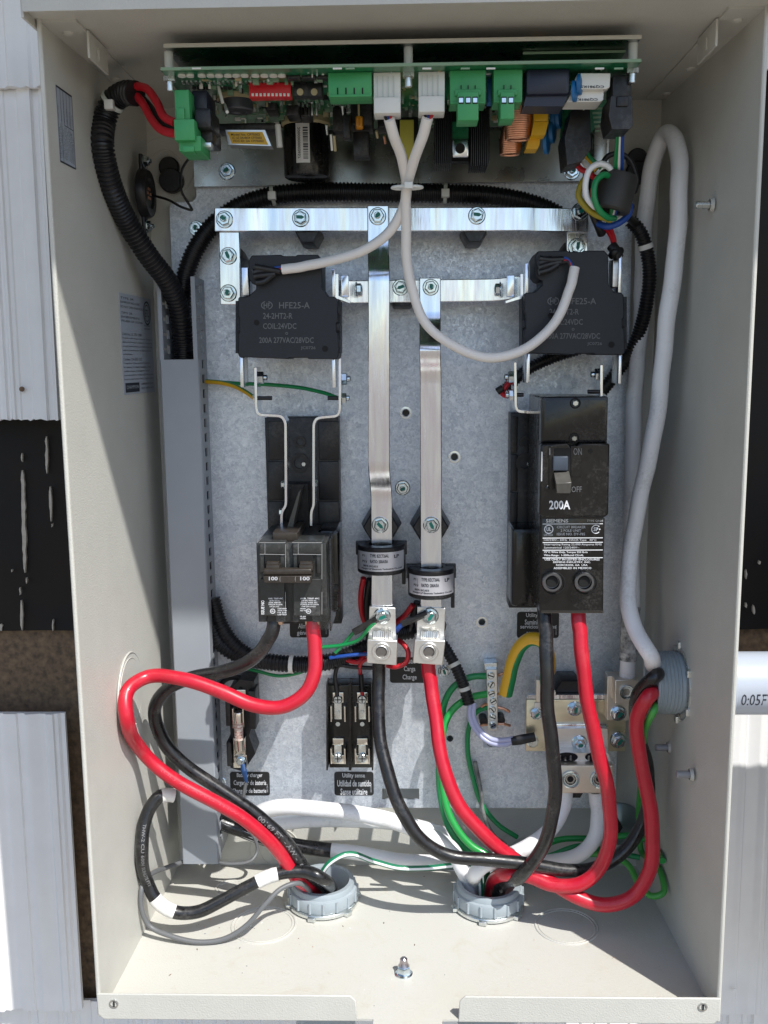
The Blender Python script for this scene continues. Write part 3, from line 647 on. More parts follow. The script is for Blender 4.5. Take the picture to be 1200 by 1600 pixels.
def tube_text(par, s, pts, r, m, start, length, side=0., h=.55, flip=False, bold=.02):
    """text wrapped along a cable: start/length are fractions of its path"""
    pts = np.array(pts); d = np.r_[0, np.cumsum(np.linalg.norm(np.diff(pts, axis=0), axis=1))]; L = d[-1]; V, F = text_mesh(s, bold); out = []
    for a, c in V:
        c = 1-c
        if flip: a, c = 1-a, 1-c
        t = (start+length*a)*L; q = np.array([np.interp(t, d, pts[:, k]) for k in range(3)]); e = L*.004
        q2 = np.array([np.interp(t+e, d, pts[:, k]) for k in range(3)]); T = q2-q; T /= max(1e-9, np.linalg.norm(T))
        toC = CAM-q; toC /= np.linalg.norm(toC); nrm = toC-T*np.dot(toC, T); nrm /= np.linalg.norm(nrm); bn = np.cross(T, nrm)
        ang = side+(c-.5)*h; out.append(q+(nrm*math.cos(ang)+bn*math.sin(ang))*(r*1.015+.0001))
    b = MB(); b.add(out, F, m); return b.build('lettering', par, smooth=10)
# relay terminals: grey blades standing on edge
def blade(u0, v0, u1, v1, y, dep, m, par, name='blade'):
    b = MB(); b.pbox(u0, v0, u1, v1, y, dep, m, .0004); return b.build(name, par)
for dx, dy, t in ((0,0,rl),(447.5,-6.5,rr)):
    m_ = 1 if dx == 0 else 1
    blade(375+dx,558+dy,380+dx,605+dy,YR+.004,.024,BUS,t,'terminal'); blade(519+dx,558+dy,524+dx,606+dy,YR+.004,.024,BUS,t,'terminal')
    if dx == 0: blade(519,420,524,466,YR+.006,.024,BUS,t,'terminal'); blade(378,418,388,462,YR+.010,.02,BUS,t,'terminal')
    else: blade(373+dx,418+dy,378+dx,466+dy,YR+.006,.024,BUS,t,'terminal'); blade(519+dx,405+dy,524+dx,464+dy,YR+.006,.024,BUS,t,'terminal'); blade(510+dx,412+dy,518+dx,455+dy,YR+.012,.016,ALU,t,'terminal')
# angle clips beside the relays on the lower bar
for s, us in ((1, (531,541)), (-1, (806,796))):
    t = MB(); u0, u1 = us
    t.pprism([(524 if s > 0 else 818,428),(529 if s > 0 else 813,428),(529 if s > 0 else 813,462),(u1+6*s,470),(u1+6*s,474),(524 if s > 0 else 818,466)], YR+.012, .026, BUS)
    t.pbox(u0+2*s, 430, u1+4*s, 464, YR+.022, .003, BUS, .0005)
    tag(t.build('angle_clip', bevel=.0004), 'small bent metal clip at the %s end of the lower busbar' % ('left' if s > 0 else 'right'), 'metal clip')
# straps from the relays down to the breakers
def strap(poly, th, y, dep, label):
    c = [(P(a, v, y)[0], P(a, v, y)[2]) for a, v in poly]; c = np.array(c); n = len(c); Lf, Rt = [], []
    sp = spline([(p[0], 0, p[1]) for p in c], 1) if 0 else None
    pts = []
    for i in range(n):     # round the corners
        if 0 < i < n-1:
            a = c[i]+(c[i-1]-c[i])*min(.4, .004/np.linalg.norm(c[i-1]-c[i])); d = c[i]+(c[i+1]-c[i])*min(.4, .004/np.linalg.norm(c[i+1]-c[i]))
            for k in range(6): t = k/5; pts.append(a*(1-t)**2+2*c[i]*t*(1-t)+d*t*t)
        else: pts.append(c[i])
    pts = np.array(pts); n = len(pts)
    for i in range(n):
        d = pts[min(i+1, n-1)]-pts[max(i-1, 0)]; d /= np.linalg.norm(d); nn = np.array([-d[1], d[0]])*th/2; Lf.append(pts[i]+nn); Rt.append(pts[i]-nn)
    b = MB(); V = [(p[0], y, p[1]) for p in Lf]+[(p[0], y, p[1]) for p in Rt]+[(p[0], y+dep, p[1]) for p in Lf]+[(p[0], y+dep, p[1]) for p in Rt]; F = []
    for i in range(n-1): F += [(i,i+1,n+i+1,n+i), (2*n+i,3*n+i,3*n+i+1,2*n+i+1), (i,2*n+i,2*n+i+1,i+1), (n+i,n+i+1,3*n+i+1,3*n+i)]
    F += [(0,n,3*n,2*n), (n-1,3*n-1,4*n-1,2*n-1)]
    b.add(V, F, BUS); t = thing('strap', P(poly[-1][0], poly[-1][1], y), label, 'metal strap', 'bent straps from relays to breakers'); b.build('bar', t, smooth=30, bevel=.0003); return t
YS2 = .128
s1 = strap([(399,574),(400,640),(404,648),(440,650),(446,660),(447,790),(440,800),(440,822)], .0022, YS2, .02, 'left bent metal strap running from the left relay down to the 100 A breaker')
s2 = strap([(531,560),(531,642),(527,650),(495,653),(490,662),(490,790),(486,800),(486,822)], .0022, YS2, .02, 'right bent metal strap running from the left relay down to the 100 A breaker')
s3 = strap([(805,566),(806,636),(810,643),(850,645),(856,660)], .0022, YS2, .02, 'bent strap from the right relay disappearing behind the upper left of the 200 A breaker')
s4 = strap([(940,570),(940,640)], .0022, YS2+.002, .018, 'short straight strap from the right relay into the top of the 200 A breaker')
def sidebolt(par, u, v, y, r, s, name='bolt'): b = MB(); b.hexbolt(P(u, v, y), (s,0,0), r*mpp(y), stud=True, mark=True); return b.build(name, par)
sidebolt(s1,403,590,YS2+.012,10,1); sidebolt(s2,533,592,YS2+.012,10,1); sidebolt(s2,533,622,YS2+.006,9,1); sidebolt(s3,803,589,YS2+.012,10,-1); sidebolt(s3,803,617,YS2+.006,9,-1); sidebolt(s4,938,585,YS2+.010,10,-1)
for par, u0, u1, v in ((s1,402,425,622),(s2,512,531,622),(s3,806,818,617),(s4,918,942,612)):
    a = P(u0, v, YS2+.004); c = P(u1, v, YS2+.004); b = MB(); b.tube([a, c], .0016, LOOM, 12); b.build('stud_sleeve', par)
b = MB(); b.ring(P(396,622,YS2+.004), (1,0,0), [(0,.004),(.003,.004)], BOLT, 6, True, True); b.build('nut', s1)
for u, v in ((447,757),(493,755),(444,800)): b = MB(); b.hexbolt(P(u-2, v, YS2+.006), (1 if u > 480 else -1,0,0), .003, mark=False); b.build('screw', s1 if u < 480 else s2)

# ---------------------------------------------------------------- ribbed breaker bases on the panel
def base_block(u0, u1, v0, v1, y, label, cover=None):
    t = thing('breaker_base', P((u0+u1)/2, v1, YP), label, 'breaker base', 'black moulded breaker bases'); b = MB()
    b.pbox(u0, v0, u1, v1, y, YP-y-.0005, BP, .001)
    n = 5
    for side in ((u0, u0+.24*(u1-u0)), (u1-.30*(u1-u0), u1)):
        for i in range(n): va = v0+6+(v1-v0-8)*i/n; b.pbox(side[0]+1, va, side[1]-1, va+(v1-v0-8)/n-2.5, y-.0018, .003, BP, .0006)
    b.build('body', t, bevel=.0005); m1 = MB()
    um = u0+.45*(u1-u0)
    for v, r in ((690,9),(723,15)):
        if v1 < 700: continue
        c = P(um, v, y-.0006); m1.ring(c, (0,-1,0), [(0,r*mpp(y)),(.0016,r*mpp(y)),(.0016,r*.62*mpp(y)),(-.002,r*.6*mpp(y))], BP, 26)
    m1.build('screw_boss', t); s = MB(); s.hexbolt(P(um+6, 725, y+.0005), (0,-1,0), .0022, mark=False); s.build('screw', t)
    return t
bb1 = base_block(418,531,652,975,.172,'ribbed black base behind the relay straps and the 100 A breaker')
b = MB(); b.pprism([(449,757),(481,757),(483,826),(447,826)], .150, .02, BP); b.pprism([(466,770),(470,765),(457,826),(448,826)], .118, .03, mat('grey_phase_barrier', (.06,.06,.055), .35)); b.build('phase_barrier', bb1)
b = MB(); b.pbox(498,828,530,958,.130,.045,BPG,.004); b.build('side_cover', bb1)
bb2 = base_block(797,850,645,950,.172,'ribbed black base mostly hidden behind the 200 A breaker')
b = MB(); b.pbox(800,826,838,948,.140,.04,BPG,.003); b.build('side_cover', bb2)

# ---------------------------------------------------------------- 100 A breaker
YF = .082
t1 = thing('small_circuit_breaker', P(458, 975, .12), 'two-pole 100 A breaker with a clear dusty shroud, left, above the red loop', 'circuit breaker')
b = MB(); b.pbox(402,848,511,972,YF+.006,.080,BRK,.0012); b.build('body', t1)
for k, (ua, ub) in enumerate(((405,446),(457,503))):
    b = MB()
    b.pbox(ua,847,ub,866,YF+.001,.03,BRK,.0012)                      # top brow
    b.pprism([(ua,866),(ub,866),(ub,972),(ub-14,972),(ub-16,961),(ua+12,961),(ua+10,972),(ua,972)], YF+.004, .012, BRK)
    b.pbox(ua+1,866,ua+9,895,YF+.002,.01,BRK,.0008); b.pbox(ub-9,866,ub-1,897,YF+.002,.01,BRK,.0008)
    b.pprism([(ua+2,905),(ub-2,905),(ub-2,962),(ua+2,962)], YF+.001, .008, BRK)
    po = b.build('pole', t1, bevel=.0004)
    b = MB(); b.pbox(ua+9,867,ua+32,882,YF+.0005,.001,DARK); b.pbox(ua+11,878,ua+31,900,YF-.003,.012,BRNK,.0012); b.pbox(ua+10,883,ua+32,893,YF-.007,.010,BRNK,.0012); b.build('toggle', po)
    x = MB(); y = YF+.0007; L = ['AMB. TEMP 40C','USE ONLY WITH 14-2','CU/AL WIRE 75C','TORQUE 50 LB-IN','TYPE QPH 2 POLE']
    u0 = ua+(14 if k == 0 else 12)
    for i, s in enumerate(L): x.ptext(s, u0+(2*i % 3), 934+i*3.2, ub-4-(i*5 % 7), 936.3+i*3.2, y, WINK, .02)
    c = P(u0+7 if k == 0 else u0+13, 955, y); r = 4.2*mpp(y); x.ring(c, (0,-1,0), [(0,r),(0,r*.75)], WINK, 20); x.text('UL' if k == 0 else 'SA', c+np.array([-r*.5,-.0001,-r*.35]), (r,0,0), (0,0,r*.7), WINK, .03)
    for i in range(4): x.ptext(['120/240V','HACR TYPE','10 kA','LISTED'][i], (u0+15 if k == 0 else u0), 950+i*3.1+(6 if k and i > 1 else 0), u0+(29 if k == 0 else 9), 952+i*3.1+(6 if k and i > 1 else 0), y, WINK, .02)
    if k == 0: x.text('ISSUE NO', P(ua+8,960,y), P(ua+8,938,y)-P(ua+8,960,y), P(ua+3,960,y)-P(ua+8,960,y), WINK, .02)
    x.build('lettering', po, smooth=10)
    b = MB(); c = P(ub-15, 966, YF+.010); b.box(c+np.array([-.0055,-.002,-.005]), c+np.array([.0055,.02,.004]), mat('lug_copper_%d' % k, (.75,.52,.38), .35, .9), .001); b.build('terminal', po)
b = MB(); b.pbox(411,889,487,899,YF-.0085,.007,BRNK,.0014); b.pprism([(411,900),(487,900),(486,911),(413,911)], YF-.009, .010, BRNK); ht = b.build('handle_tie', t1, bevel=.0006)
x = MB(); y = YF-.0093; x.ptext('100', 420,901,434,907,y,WINK2,.03); x.ptext('100', 469,901,484,907,y,WINK2,.03); x.ptext('(', 437,901,438,909,y,WINK2); x.ptext('(', 461,901,462,909,y,WINK2); x.build('lettering', ht, smooth=10)
b = MB(); b.pbox(426,832,465,846,YF+.010,.05,BRNK,.0008); b.build('top_clip', t1)
b = MB()                                                    # pale lines painting wear and edge highlights onto the moulded case
for k, (ua, ub) in enumerate(((405,446),(457,503))):
    for (a0,c0,a1,c1) in ((ua,848,ub,848),(ua+1,866,ub-1,866.5),(ub,850,ub,905),(ub,925,ub,960),(ua+9,849,ua+9,866)):
        b.tube([P(a0,c0,YF+.0011),P(a1,c1,YF+.0011)], .00022, EDGEHL, 6)
for (a0,c0,a1,c1,ya,yb) in ((402,848,424,826,YF+.007,YF+.07),(446,848,464,826,YF+.004,YF+.07),(457,848,474,826,YF+.004,YF+.07),(503,848,511,828,YF+.004,YF+.075),(511,850,511,968,YF+.03,YF+.03)):
    b.tube([P(a0,c0,ya),P(a1,c1,yb)], .00022, EDGEHL, 6)
b.build('worn_edges', t1)
b = MB(); a = P(513,846,YF+.006)[0]; zz0, zz1 = P(505,985,YF+.006)[2], P(505,845,YF+.006)[2]
b.box((a,YF+.004,zz0), (a+.0010,YF+.05,zz1), DUSTY); b.box((a-.013,YF+.0016,zz0+.002), (a+.001,YF+.0024,zz1-.052), DUSTY); b.build('clear_shroud', t1, bevel=.0003)
b = MB(); b.pbox(513,916,528,955,YF+.04,.03,DUSTY,.003); b.build('clear_shroud', t1)

# ---------------------------------------------------------------- 200 A breaker
t2 = thing('large_circuit_breaker', P(895, 958, .12), 'tall two-pole 200 A main breaker with a white-printed black face and handle down', 'circuit breaker')
YG = .078
b = MB(); b.pprism([(846,620),(949,621),(949,700),(944,800),(943,958),(843,958),(844,790)], YG+.008, .072, BPG); b.build('body', t2, bevel=.0012)
b = MB(); b.pbox(846,620,950,692,YG+.002,.02,BPG,.002); tc_ = b.build('terminal_cover', t2)
for (u,v,r) in ((899,630,8.5),(897,685,8.5)):
    b = MB(); b.ring(P(u,v,YG+.0018), (0,-1,0), [(0,r*mpp(YG)),(.0006,r*.95*mpp(YG)),(.0006,r*.75*mpp(YG)),(-.001,r*.7*mpp(YG)),(-.001,.0001)], DARK, 26)
    b.hexbolt(P(u,v,YG+.0016), (0,-1,0), .0022, m=BOLT if v < 650 else DARKST, mark=False, fl=False); b.build('screw', tc_)
b = MB(); fy = YG-.003
V_ = [(845,694),(888,692),(893,699),(900,699),(906,692),(953,693),(951,804),(946,808),(847,808),(843,803)]
b.pprism(V_, fy, .012, BPG); fc = b.build('switch_face', t2, bevel=.0014)
b = MB(); b.pbox(866,700,892,742,fy-.0003,.0006,DARK); b.pprism([(858,697),(866,697),(866,762),(858,762)], fy-.0012, .002, BPG); b.pprism([(892,697),(908,697),(908,745),(892,745)], fy-.0006, .002, BPG)
b.build('switch_window', fc, bevel=.0003)
b = MB(); b.pbox(864,713,888,736,fy-.004,.004,mat('toggle_slate', (.05,.065,.09), .4),.001)
A = lambda u,v,y: P(u,v,y)
hv = [A(865,738,fy-.002),A(889,736,fy-.002),A(893,754,fy-.013),A(869,756,fy-.013),A(867,762,fy-.001),A(892,768,fy-.001),A(891,771,fy-.011),A(870,771,fy-.011)]
b.add(hv, [(0,1,2,3),(3,2,6,7),(0,3,7,4),(1,5,6,2),(4,7,6,5),(0,4,5,1)], mat('toggle_grey', (.09,.085,.075), .3, 0, var=.2, vscale=300)); b.build('toggle', fc, bevel=.0008)
x = MB(); y = fy-.0004; x.ptext('200A', 858,782,891,796,y,WINK,.02); x.ptext('ON',896,700,909,711,y-.0006,PRINT,0); x.ptext('OFF',893,760,909,769,y-.0003,PRINT,0); x.ptext('I',858,700,860,711,y-.0012,PRINT,0)
x.build('lettering', fc, smooth=10)
b = MB(); b.ring(P(923,705,fy-.0004),(0,-1,0),[(0,.0016),(.0001,.0002)],DARK,18); b.ring(P(855,763,fy-.0004),(0,-1,0),[(0,.0018),(.0004,.0012)],BPG,18,False,True); b.pbox(845.5,706,847.5,752,fy-.0003,.001,WINK2); b.build('face_marks', fc)
x = MB(); y = YG+.0076; R_ = lambda v: x.pbox(848,v,942,v+1.2,y,.0002,WINK)
b = MB(); b.pbox(846,810,944,890,YG+.0078,.0006,BPG,.0002); pl_ = b.build('rating_label', t2)
for v in (818,840,847,859,871): R_(v)
for s,u0,v0,u1,v1,m in (('SIEMENS',853,811,888,816.5,WINK),('TYPE QNH',917,812,942,816,WINK2),('CIRCUIT BREAKER',870,821.5,915,825.5,WINK2),('2 POLE UNIT',876,827,908,831,WINK2),('ISSUE NO. DY-785',870,832.5,914,836.5,WINK2),
    ('LISTED',850,834,864,837.5,WINK2),('120/240V~ 60Hz  HACR Type   40°C',850,842,932,846,WINK2),('Interrupting Rating 22,000 Amperes RMS',850,849,940,853,WINK2),('Symmetrical 120/240V~',850,854,905,858,WINK2),
    ('75°C Wire Only, Torque 250 lb-in',850,861,918,865,WINK),('Wire Range : 1-300kcmil CU-AL',850,866,912,870,WINK),('USE ONLY IN LISTED ENCLOSURES',851,872.5,937,875.7,WINK),('SIEMENS INDUSTRY, INC.',864,877,923,880.2,WINK),('NORCROSS, GA  USA',869,881.5,918,884.7,WINK),('ASSEMBLED IN MEXICO',865,886,924,889.2,WINK)):
    x.ptext(s,u0,v0,u1,v1,y-.0001,m,.015)
for u, s in ((857.5,'UL'),(931,'SP')):
    c = P(u,827,y-.0001); r = 7.3*mpp(y); n = 28
    x.add([c+np.array([math.cos(6.283*i/n)*r*q,0,math.sin(6.283*i/n)*r*q]) for q in (1,.8) for i in range(n)], [(i,(i+1) % n,n+(i+1) % n,n+i) for i in range(n) if s == 'UL' or 2 < i < 25], WINK)
    x.text(s, c+np.array([-r*.5,-.0001,-r*.4]), (r*1.0,0,0), (0,0,r*.85), WINK, .03)
x.add([P(u,v,y-.0001) for u,v in ((935.5,827),(937,825.5),(938.5,827),(937,828.5))],[(0,1,2,3)],WINK)
x.build('lettering', pl_, smooth=10)
for u in (865,915):
    b = MB(); c = P(u,911,YG+.0077); r = 19*mpp(YG); b.ring(c,(0,-1,0),[(.0002,r),(.0008,r*.97),(.0008,r*.9),(-.0005,r*.88),(-.0005,.0001)],DARK,34)
    c2 = P(u-3,908,YG+.006); b.ring(c2,(0,-1,0),[(0,r*.84),(.004,r*.84),(.0046,r*.78),(.0046,r*.60),(.001,r*.56),(.001,.0001)],mat('lug_screw_%d' % u,(.20,.21,.23),.25,1),30); b.ring(c2,(0,-1,0),[(.0012,r*.52),(.0025,r*.46),(.0025,.0001)],DARK,26)
    b.build('lug_screw', t2)
b = MB()
for a0,c0,a1,c1 in ((846,955,943,955),(846,957.5,943,957.5)): b.tube([P(a0,c0,YG+.0078),P(a1,c1,YG+.0078)],.0003,mat('case_seam%d' % c0,(.05,.045,.04),.4),6)
b.build('case_seam', t2)

# ---------------------------------------------------------------- current transformers
def ct(u, v0, v1, rpx, ybar, label):
    c0 = P(u, v1, ybar); r = rpx*mpp(ybar-.02); zt_, zb_ = P(u, v0, ybar-r)[2], P(u, v1-5, ybar-r)[2]
    t = thing('current_transformer', (c0[0], ybar+.002, zb_), label, 'ring transformer', 'current transformers'); cc = np.array([c0[0], ybar+.0015, zb_])
    b = MB(); h = zt_-zb_; b.ring(cc, (0,0,1), [(0,r*.52),(0,r*.94),(.001,r),(h-.001,r),(h,r*.95),(h,r*.52),(0,r*.52)], BP, 56); bd = b.build('ring_body', t)
    b = MB()
    for s in (-1, 1): (b := MB()).box(cc+np.array([s*r*.62, r*.2, h*.55]), cc+np.array([s*r*1.08, r*.34+.004, h*1.04]), BP, .001); b.build('mounting_ear', t)
    b = MB(); b.box(cc+np.array([r*.86, r*.1, -.012]), cc+np.array([r*1.02, r*.4, h*.7]), BP, .001); b.build('side_rib', t)
    b = MB(); n = 30; V = []
    A0, A1 = math.radians(200), math.radians(340)
    for i in range(n+1):
        a = A0+(A1-A0)*i/n; 
        for z in (h*.16, h*.84): V.append(cc+np.array([math.cos(a)*(r+.0002), math.sin(a)*(r+.0002), z]))
    b.add(V, [(2*i,2*i+2,2*i+3,2*i+1) for i in range(n)], LABELS); lb_ = b.build('label', bd, smooth=60)
    x = MB()
    def wr(s, a, b_, z0, z1):       # a, b_: fraction of the label width
        Vt, Ft = text_mesh(s, .03); out = []
        for p, q in Vt: an = -math.pi/2+math.asin(max(-.97, min(.97, (a+(b_-a)*p)*1.86-.93))); out.append(cc+np.array([math.cos(an)*(r+.0004), math.sin(an)*(r+.0004), h*(z0+(z1-z0)*q)]))
        x.add(out, Ft, BINK)
    wr('TYPE: BZCT26AL',.27,.68,.66,.78); wr('RATIO: 200A/5A',.27,.66,.46,.58); wr('P1',.10,.15,.66,.74); wr('P2',.10,.16,.46,.54); wr('|',.18,.185,.5,.74); wr('V',.165,.205,.44,.53)
    wr('BREVE: 20:CLASS B',.12,.44,.31,.38); wr('Nanjing LP Electronic Technology Co.,Ltd',.08,.95,.20,.28); wr('LP',.79,.90,.62,.74)
    x.build('lettering', lb_, smooth=10); return t
ct(596,857,906,39,y3+.0015,'higher of the two black ring transformers, on the left long busbar, with a silver label')
ct(674,894,944,38,y3,'lower of the two black ring transformers, on the right long busbar, with a silver label')

# ---------------------------------------------------------------- load lugs
def lug(u, tilt, label, y):
    t = thing('terminal_lug', P(u, 1040, y), label, 'lug', 'load cable lugs'); k = tilt
    b = MB(); b.pprism([(u-20,948),(u+21+k,950),(u+22,1002),(u-21,1000)], y-.003, .004, ALU); b.build('plate', t, bevel=.0004)
    b = MB(); b.pprism([(u-23-k*.3,999),(u+24,1001),(u+23-k,1040),(u-24-k,1036)], y-.018, .018, ALU)
    b.build('block', t, bevel=.0008)
    b = MB(); c = P(u-1-k*.3, 1018, y-.0183); r = 15.5*mpp(y-.018); b.ring(c, (0,-1,0), [(0,r),(.0008,r),(.0012,r*.94),(.0012,r*.76),(.0004,r*.72),(.0010,r*.66),(.0012,r*.60)], ALU, 34); b.ring(c,(0,-1,0),[(.0012,r*.64),(.0003,r*.52),(.0003,.0001)],HEXR,6); b.build('set_screw', t)
    b = MB()
    for i in range(10): b.tube([P(u-13+i*3-k*.2, 985+2.2*random.random(), y-.010+random.random()*.003), P(u-14+i*3.05-k*.2, 1001, y-.011)], .0011, STRAND, 8)
    b.build('wire_strands', t)
    b = MB(); b.hexbolt(P(u, 962, y-.003), (0,-1,0), 11*mpp(y)); b.build('bolt', t); return t
lug(597, 0, 'load lug holding the black cable below the higher ring', y3); lug(672, 3, 'load lug holding the red cable below the lower ring, slightly tilted', y3)
# ================================================================ control board shelf
ZBd = P(600, 104, .02)[2]; ZPl = P(600, 68, .025)[2]
cb = thing('control_board', (.22, .19, ZBd-.02), 'green circuit board on a steel tray along the top, crowded with hanging connectors', 'circuit board')
bx0, bx1 = P(251,112,.02)[0], P(1002,100,.02)[0]; px0, px1 = P(256,68,.025)[0], P(1002,52,.025)[0]
b = MB(); b.box((px0,.025,ZPl), (px1,.188,ZPl+.0016), DARKST, .0006); b.box((px0,.0238,ZPl-.0004), (px1,.0252,ZPl+.002), mat('tray_edge',(.50,.47,.40),.4,.6)); b.build('tray_top', cb)
b = MB(); a0 = P(300,190,.188); a1 = P(950,282,.188); b.box((a0[0],.188,a1[2]), (a1[0],.190,ZPl+.0005), DARKST); b.build('tray_back', cb)
b = MB(); b.box((bx0,.02,ZBd), (bx1,.182,ZBd+.0016), PCB); bd = b.build('board', cb)
b = MB(); b.box((bx0+.0002,.0193,ZBd-.0001), (bx1-.0002,.0205,ZBd+.0017), PCBE); b.build('board_edge', bd)
def ub(u, v, dz=0): return PZ(u, v, ZBd-dz)
b = MB()                                             # small parts and solder on the underside
rnd = random.Random(3)
for i in range(620):
    x = rnd.uniform(bx0+.01, bx1-.01); y = rnd.uniform(.03, .17); x = rnd.uniform(bx0+.02, bx0+.12) if i > 380 else x; s = rnd.choice([(.0012,.0007),(.0016,.0010),(.0008,.0008),(.004,.003),(.0022,.0014)])
    b.box((x,y,ZBd-rnd.choice([.0004,.0006,.0012,.002,.003])), (x+s[0],y+s[1],ZBd), rnd.choice([NYL, BP, ZINC, ZINC, PCBE, PCBE, CREAM]))
for k in range(22): 
    q = ub(283+k*7.1, 127); b.box((q[0],q[1],q[2]-.0006),(q[0]+.0014,q[1]+.006,q[2]), ZINC)
tag(b.build('surface_components', bd), kind='stuff')
rows = [284,297,315,329,342,356,369,382,399,413,427,440]
b = MB()
for u in rows: b.cyl(ub(u,117), (0,0,-1), .0012, .0026, NYL, 16)
tag(b.build('indicator_lights', cb), 'row of small round white indicators near the front edge')
for u in (458,482,506):
    b = MB(); q = ub(u,117); b.box(q+np.array([-.0045,0,-.002]), q+np.array([.0045,.008,0]), BP, .0004); b.build('push_button', cb)
b = MB()
for i in range(10): q = ub(300+i*7, 135); b.box(q+np.array([0,0,-.0016]), q+np.array([.0022,.003,0]), BP)
b.build('chip_row', cb)
def hang(u0, u1, v1, y, dep, m, name, ch=.0008, par=None, gap=0, vt=None):
    a = P(u0, v1, y); c = P(u1, v1, y); zt = ZBd-gap if vt is None else P(u0, vt, y)[2]
    b = MB(); b.box((a[0], y, a[2]), (c[0], y+dep, zt), m, ch); return b, (a[0], c[0], a[2], zt)
def H(name, *a, par=None, **k): return hang(*a, 'x', **k)[0].build(name, par or cb)
# spacers
for u, v in ((264,95),(638,84),(989,75)):
    c = P(u, v, .034); b = MB(); b.cyl((c[0], .034, ZBd+.0016), (0,0,1), ZPl-ZBd-.0016, .0029, NYT, 20); b.build('spacer', cb)
    b = MB(); b.cyl((c[0], .034, ZBd), (0,0,-1), .003, .0042, ZINC, 6); b.cyl((c[0], .034, ZBd-.003), (0,0,-1), .006, .0024, ZINC, 14, .0004); b.build('screw', cb)
# left green terminal block, stepped
b = MB(); b.pbox(273,140,296,190,.035,.03,GTB,.0006); b.pbox(272,186,304,219,.031,.032,GTB,.0006); b.pbox(279,212,314,236,.036,.03,GTB,.0006)
b.pbox(276,168,288,188,.033,.01,GTB,.0006); b.pbox(285,228,303,237,.0345,.01,GTB,.0004); b.build('terminal_block', cb)
b = MB(); b.pbox(299,140,324,178,.05,.03,NAVY,.002); b.pbox(303,168,330,200,.04,.03,BP,.002); b.pbox(312,194,332,222,.05,.03,BP,.001); b.pbox(316,222,330,230,.05,.01,ZINC,.0005); b.build('black_connector', cb)
for u,v,h in ((345,145,16),(352,165,10)): b = MB(); b.tube([ub(u-4,v-10), P(u+3,v+h,.055)], .0011, NYL, 8); b.build('axial_part', cb)
c = ub(371,150); b = MB(); b.ring((c[0]-.002,c[1],ZBd),(0,0,-1),[(0,.0125),(.003,.0125),(.003,.011)],CREAM,28,False,True); b.build('glue_ring', cb)
b = MB(); b.ring((c[0],c[1],ZBd-.003),(0,0,-1),[(0,.0105),(.0065,.0108),(.0075,.010),(.0076,.006),(.0065,.0055),(.0065,.0005)],mat('grey_inductor',(.07,.075,.09),.35,.3),30,False,True); b.build('round_inductor', cb)
# red DIP switch
b, bb = hang(389,455,152,.050,.010,DIP,'x'); o = b.build('dip_switch', cb)
t = MB()
for i in range(10): t.pbox(393+i*6.2,145.5,396.5+i*6.2,150,.0494,.0012,NYL,.0002)
t.build('switch_lever', o)
for u in (470,492): 
    b = MB(); c = P(u,140,.05); b.box((c[0]-.005,.05,P(u,150,.05)[2]),(c[0]+.005,.06,ZBd),BP,.0008); b.cyl(P(u-1,144,.0499),(0,-1,0),.0008,.0022,CREAM,14); b.build('trim_potentiometer', cb)
for a in ((447,467,180,.09,.02),(468,486,182,.1,.02),(415,432,172,.1,.02)): b,_ = hang(a[0],a[1],a[2],a[3],a[4],BP,'x',vt=a[2]-16); b.build('chip', cb)
b = MB()
for i in range(5): b.pbox(465+i*7,160,468+i*7,180,.1,.006,ZINC,.0003)
b.build('pin_header', cb)
b = MB(); b.pprism([(352,203),(414,203),(424,228),(357,226)], .085, .012, mat('silver_frame',(.6,.6,.58),.3,1)); mo = b.build('module_can', cb)
b = MB(); b.pprism([(355,206),(410,206),(419,226),(362,224)], .0846, .0003, LABELY); x = MB()
for i,s in enumerate(('Model No. CP75002','IC: 63 3A-8654 CP75002','FCC ID: 2A CP75002')): b.ptext(s, 361+i*2, 208.5+i*5, 406+i*3, 212+i*5, .0843, BINK, .01)
b.build('yellow_label', mo)
b = MB(); b.pbox(335,192,430,203,.1,.02,BP,.001); b.build('black_connector', cb)
# large capacitor with a bar code
cc = ub(478,190); cc = np.array([P(478,200,.150)[0], .150, ZBd]); zc = P(478,274,.136)[2]; r = 34.5*mpp(.14)
b = MB(); b.ring(cc,(0,0,-1),[(0,r*1.06),(.004,r*1.08),(.006,r*.98)],CREAM,40); b.build('glue_ring', cb)
b = MB(); h = ZBd-zc; b.ring(cc,(0,0,-1),[(.002,r*.97),(.007,r),(h-.003,r),(h-.001,r*.97),(h,r*.88),(h,r*.1)],BPG,48,False,True); cap = b.build('large_capacitor', cb)
b = MB(); n = 10; V = []; A0 = math.radians(250); A1 = math.radians(284); za, zb3 = P(478,193,.135)[2], P(478,255,.135)[2]
for i in range(n+1): a = A0+(A1-A0)*i/n; V += [cc+np.array([math.cos(a)*(r+.0002), math.sin(a)*(r+.0002), z-ZBd]) for z in (zb3, za)]
b.add(V,[(2*i,2*i+2,2*i+3,2*i+1) for i in range(n)],LABELW); V = []
def cy(a, z): a = math.radians(a); return cc+np.array([math.cos(a)*(r+.0004), math.sin(a)*(r+.0004), z-ZBd])
z = za-.003; rnd = random.Random(5)
while z > zb3+.003:
    hh = rnd.choice([.0004,.0007,.0011]); b.add([cy(268,z-hh),cy(274,z-hh),cy(280,z-hh),cy(280,z),cy(274,z),cy(268,z)],[(0,1,4,5),(1,2,3,4)],BINK); z -= hh+rnd.choice([.0005,.0008])
Vt,Ft = text_mesh('2000000002657',.012); b.add([cy(259-(q-.5)*7-1, za-.003-(za-zb3-.006)*p) for p,q in Vt],Ft,BINK); b.build('barcode_label', cap, smooth=60)
b = MB(); b.tube([P(434,195,.10),P(437,230,.10)],.0022,NYL,10); b.build('axial_part', cb)
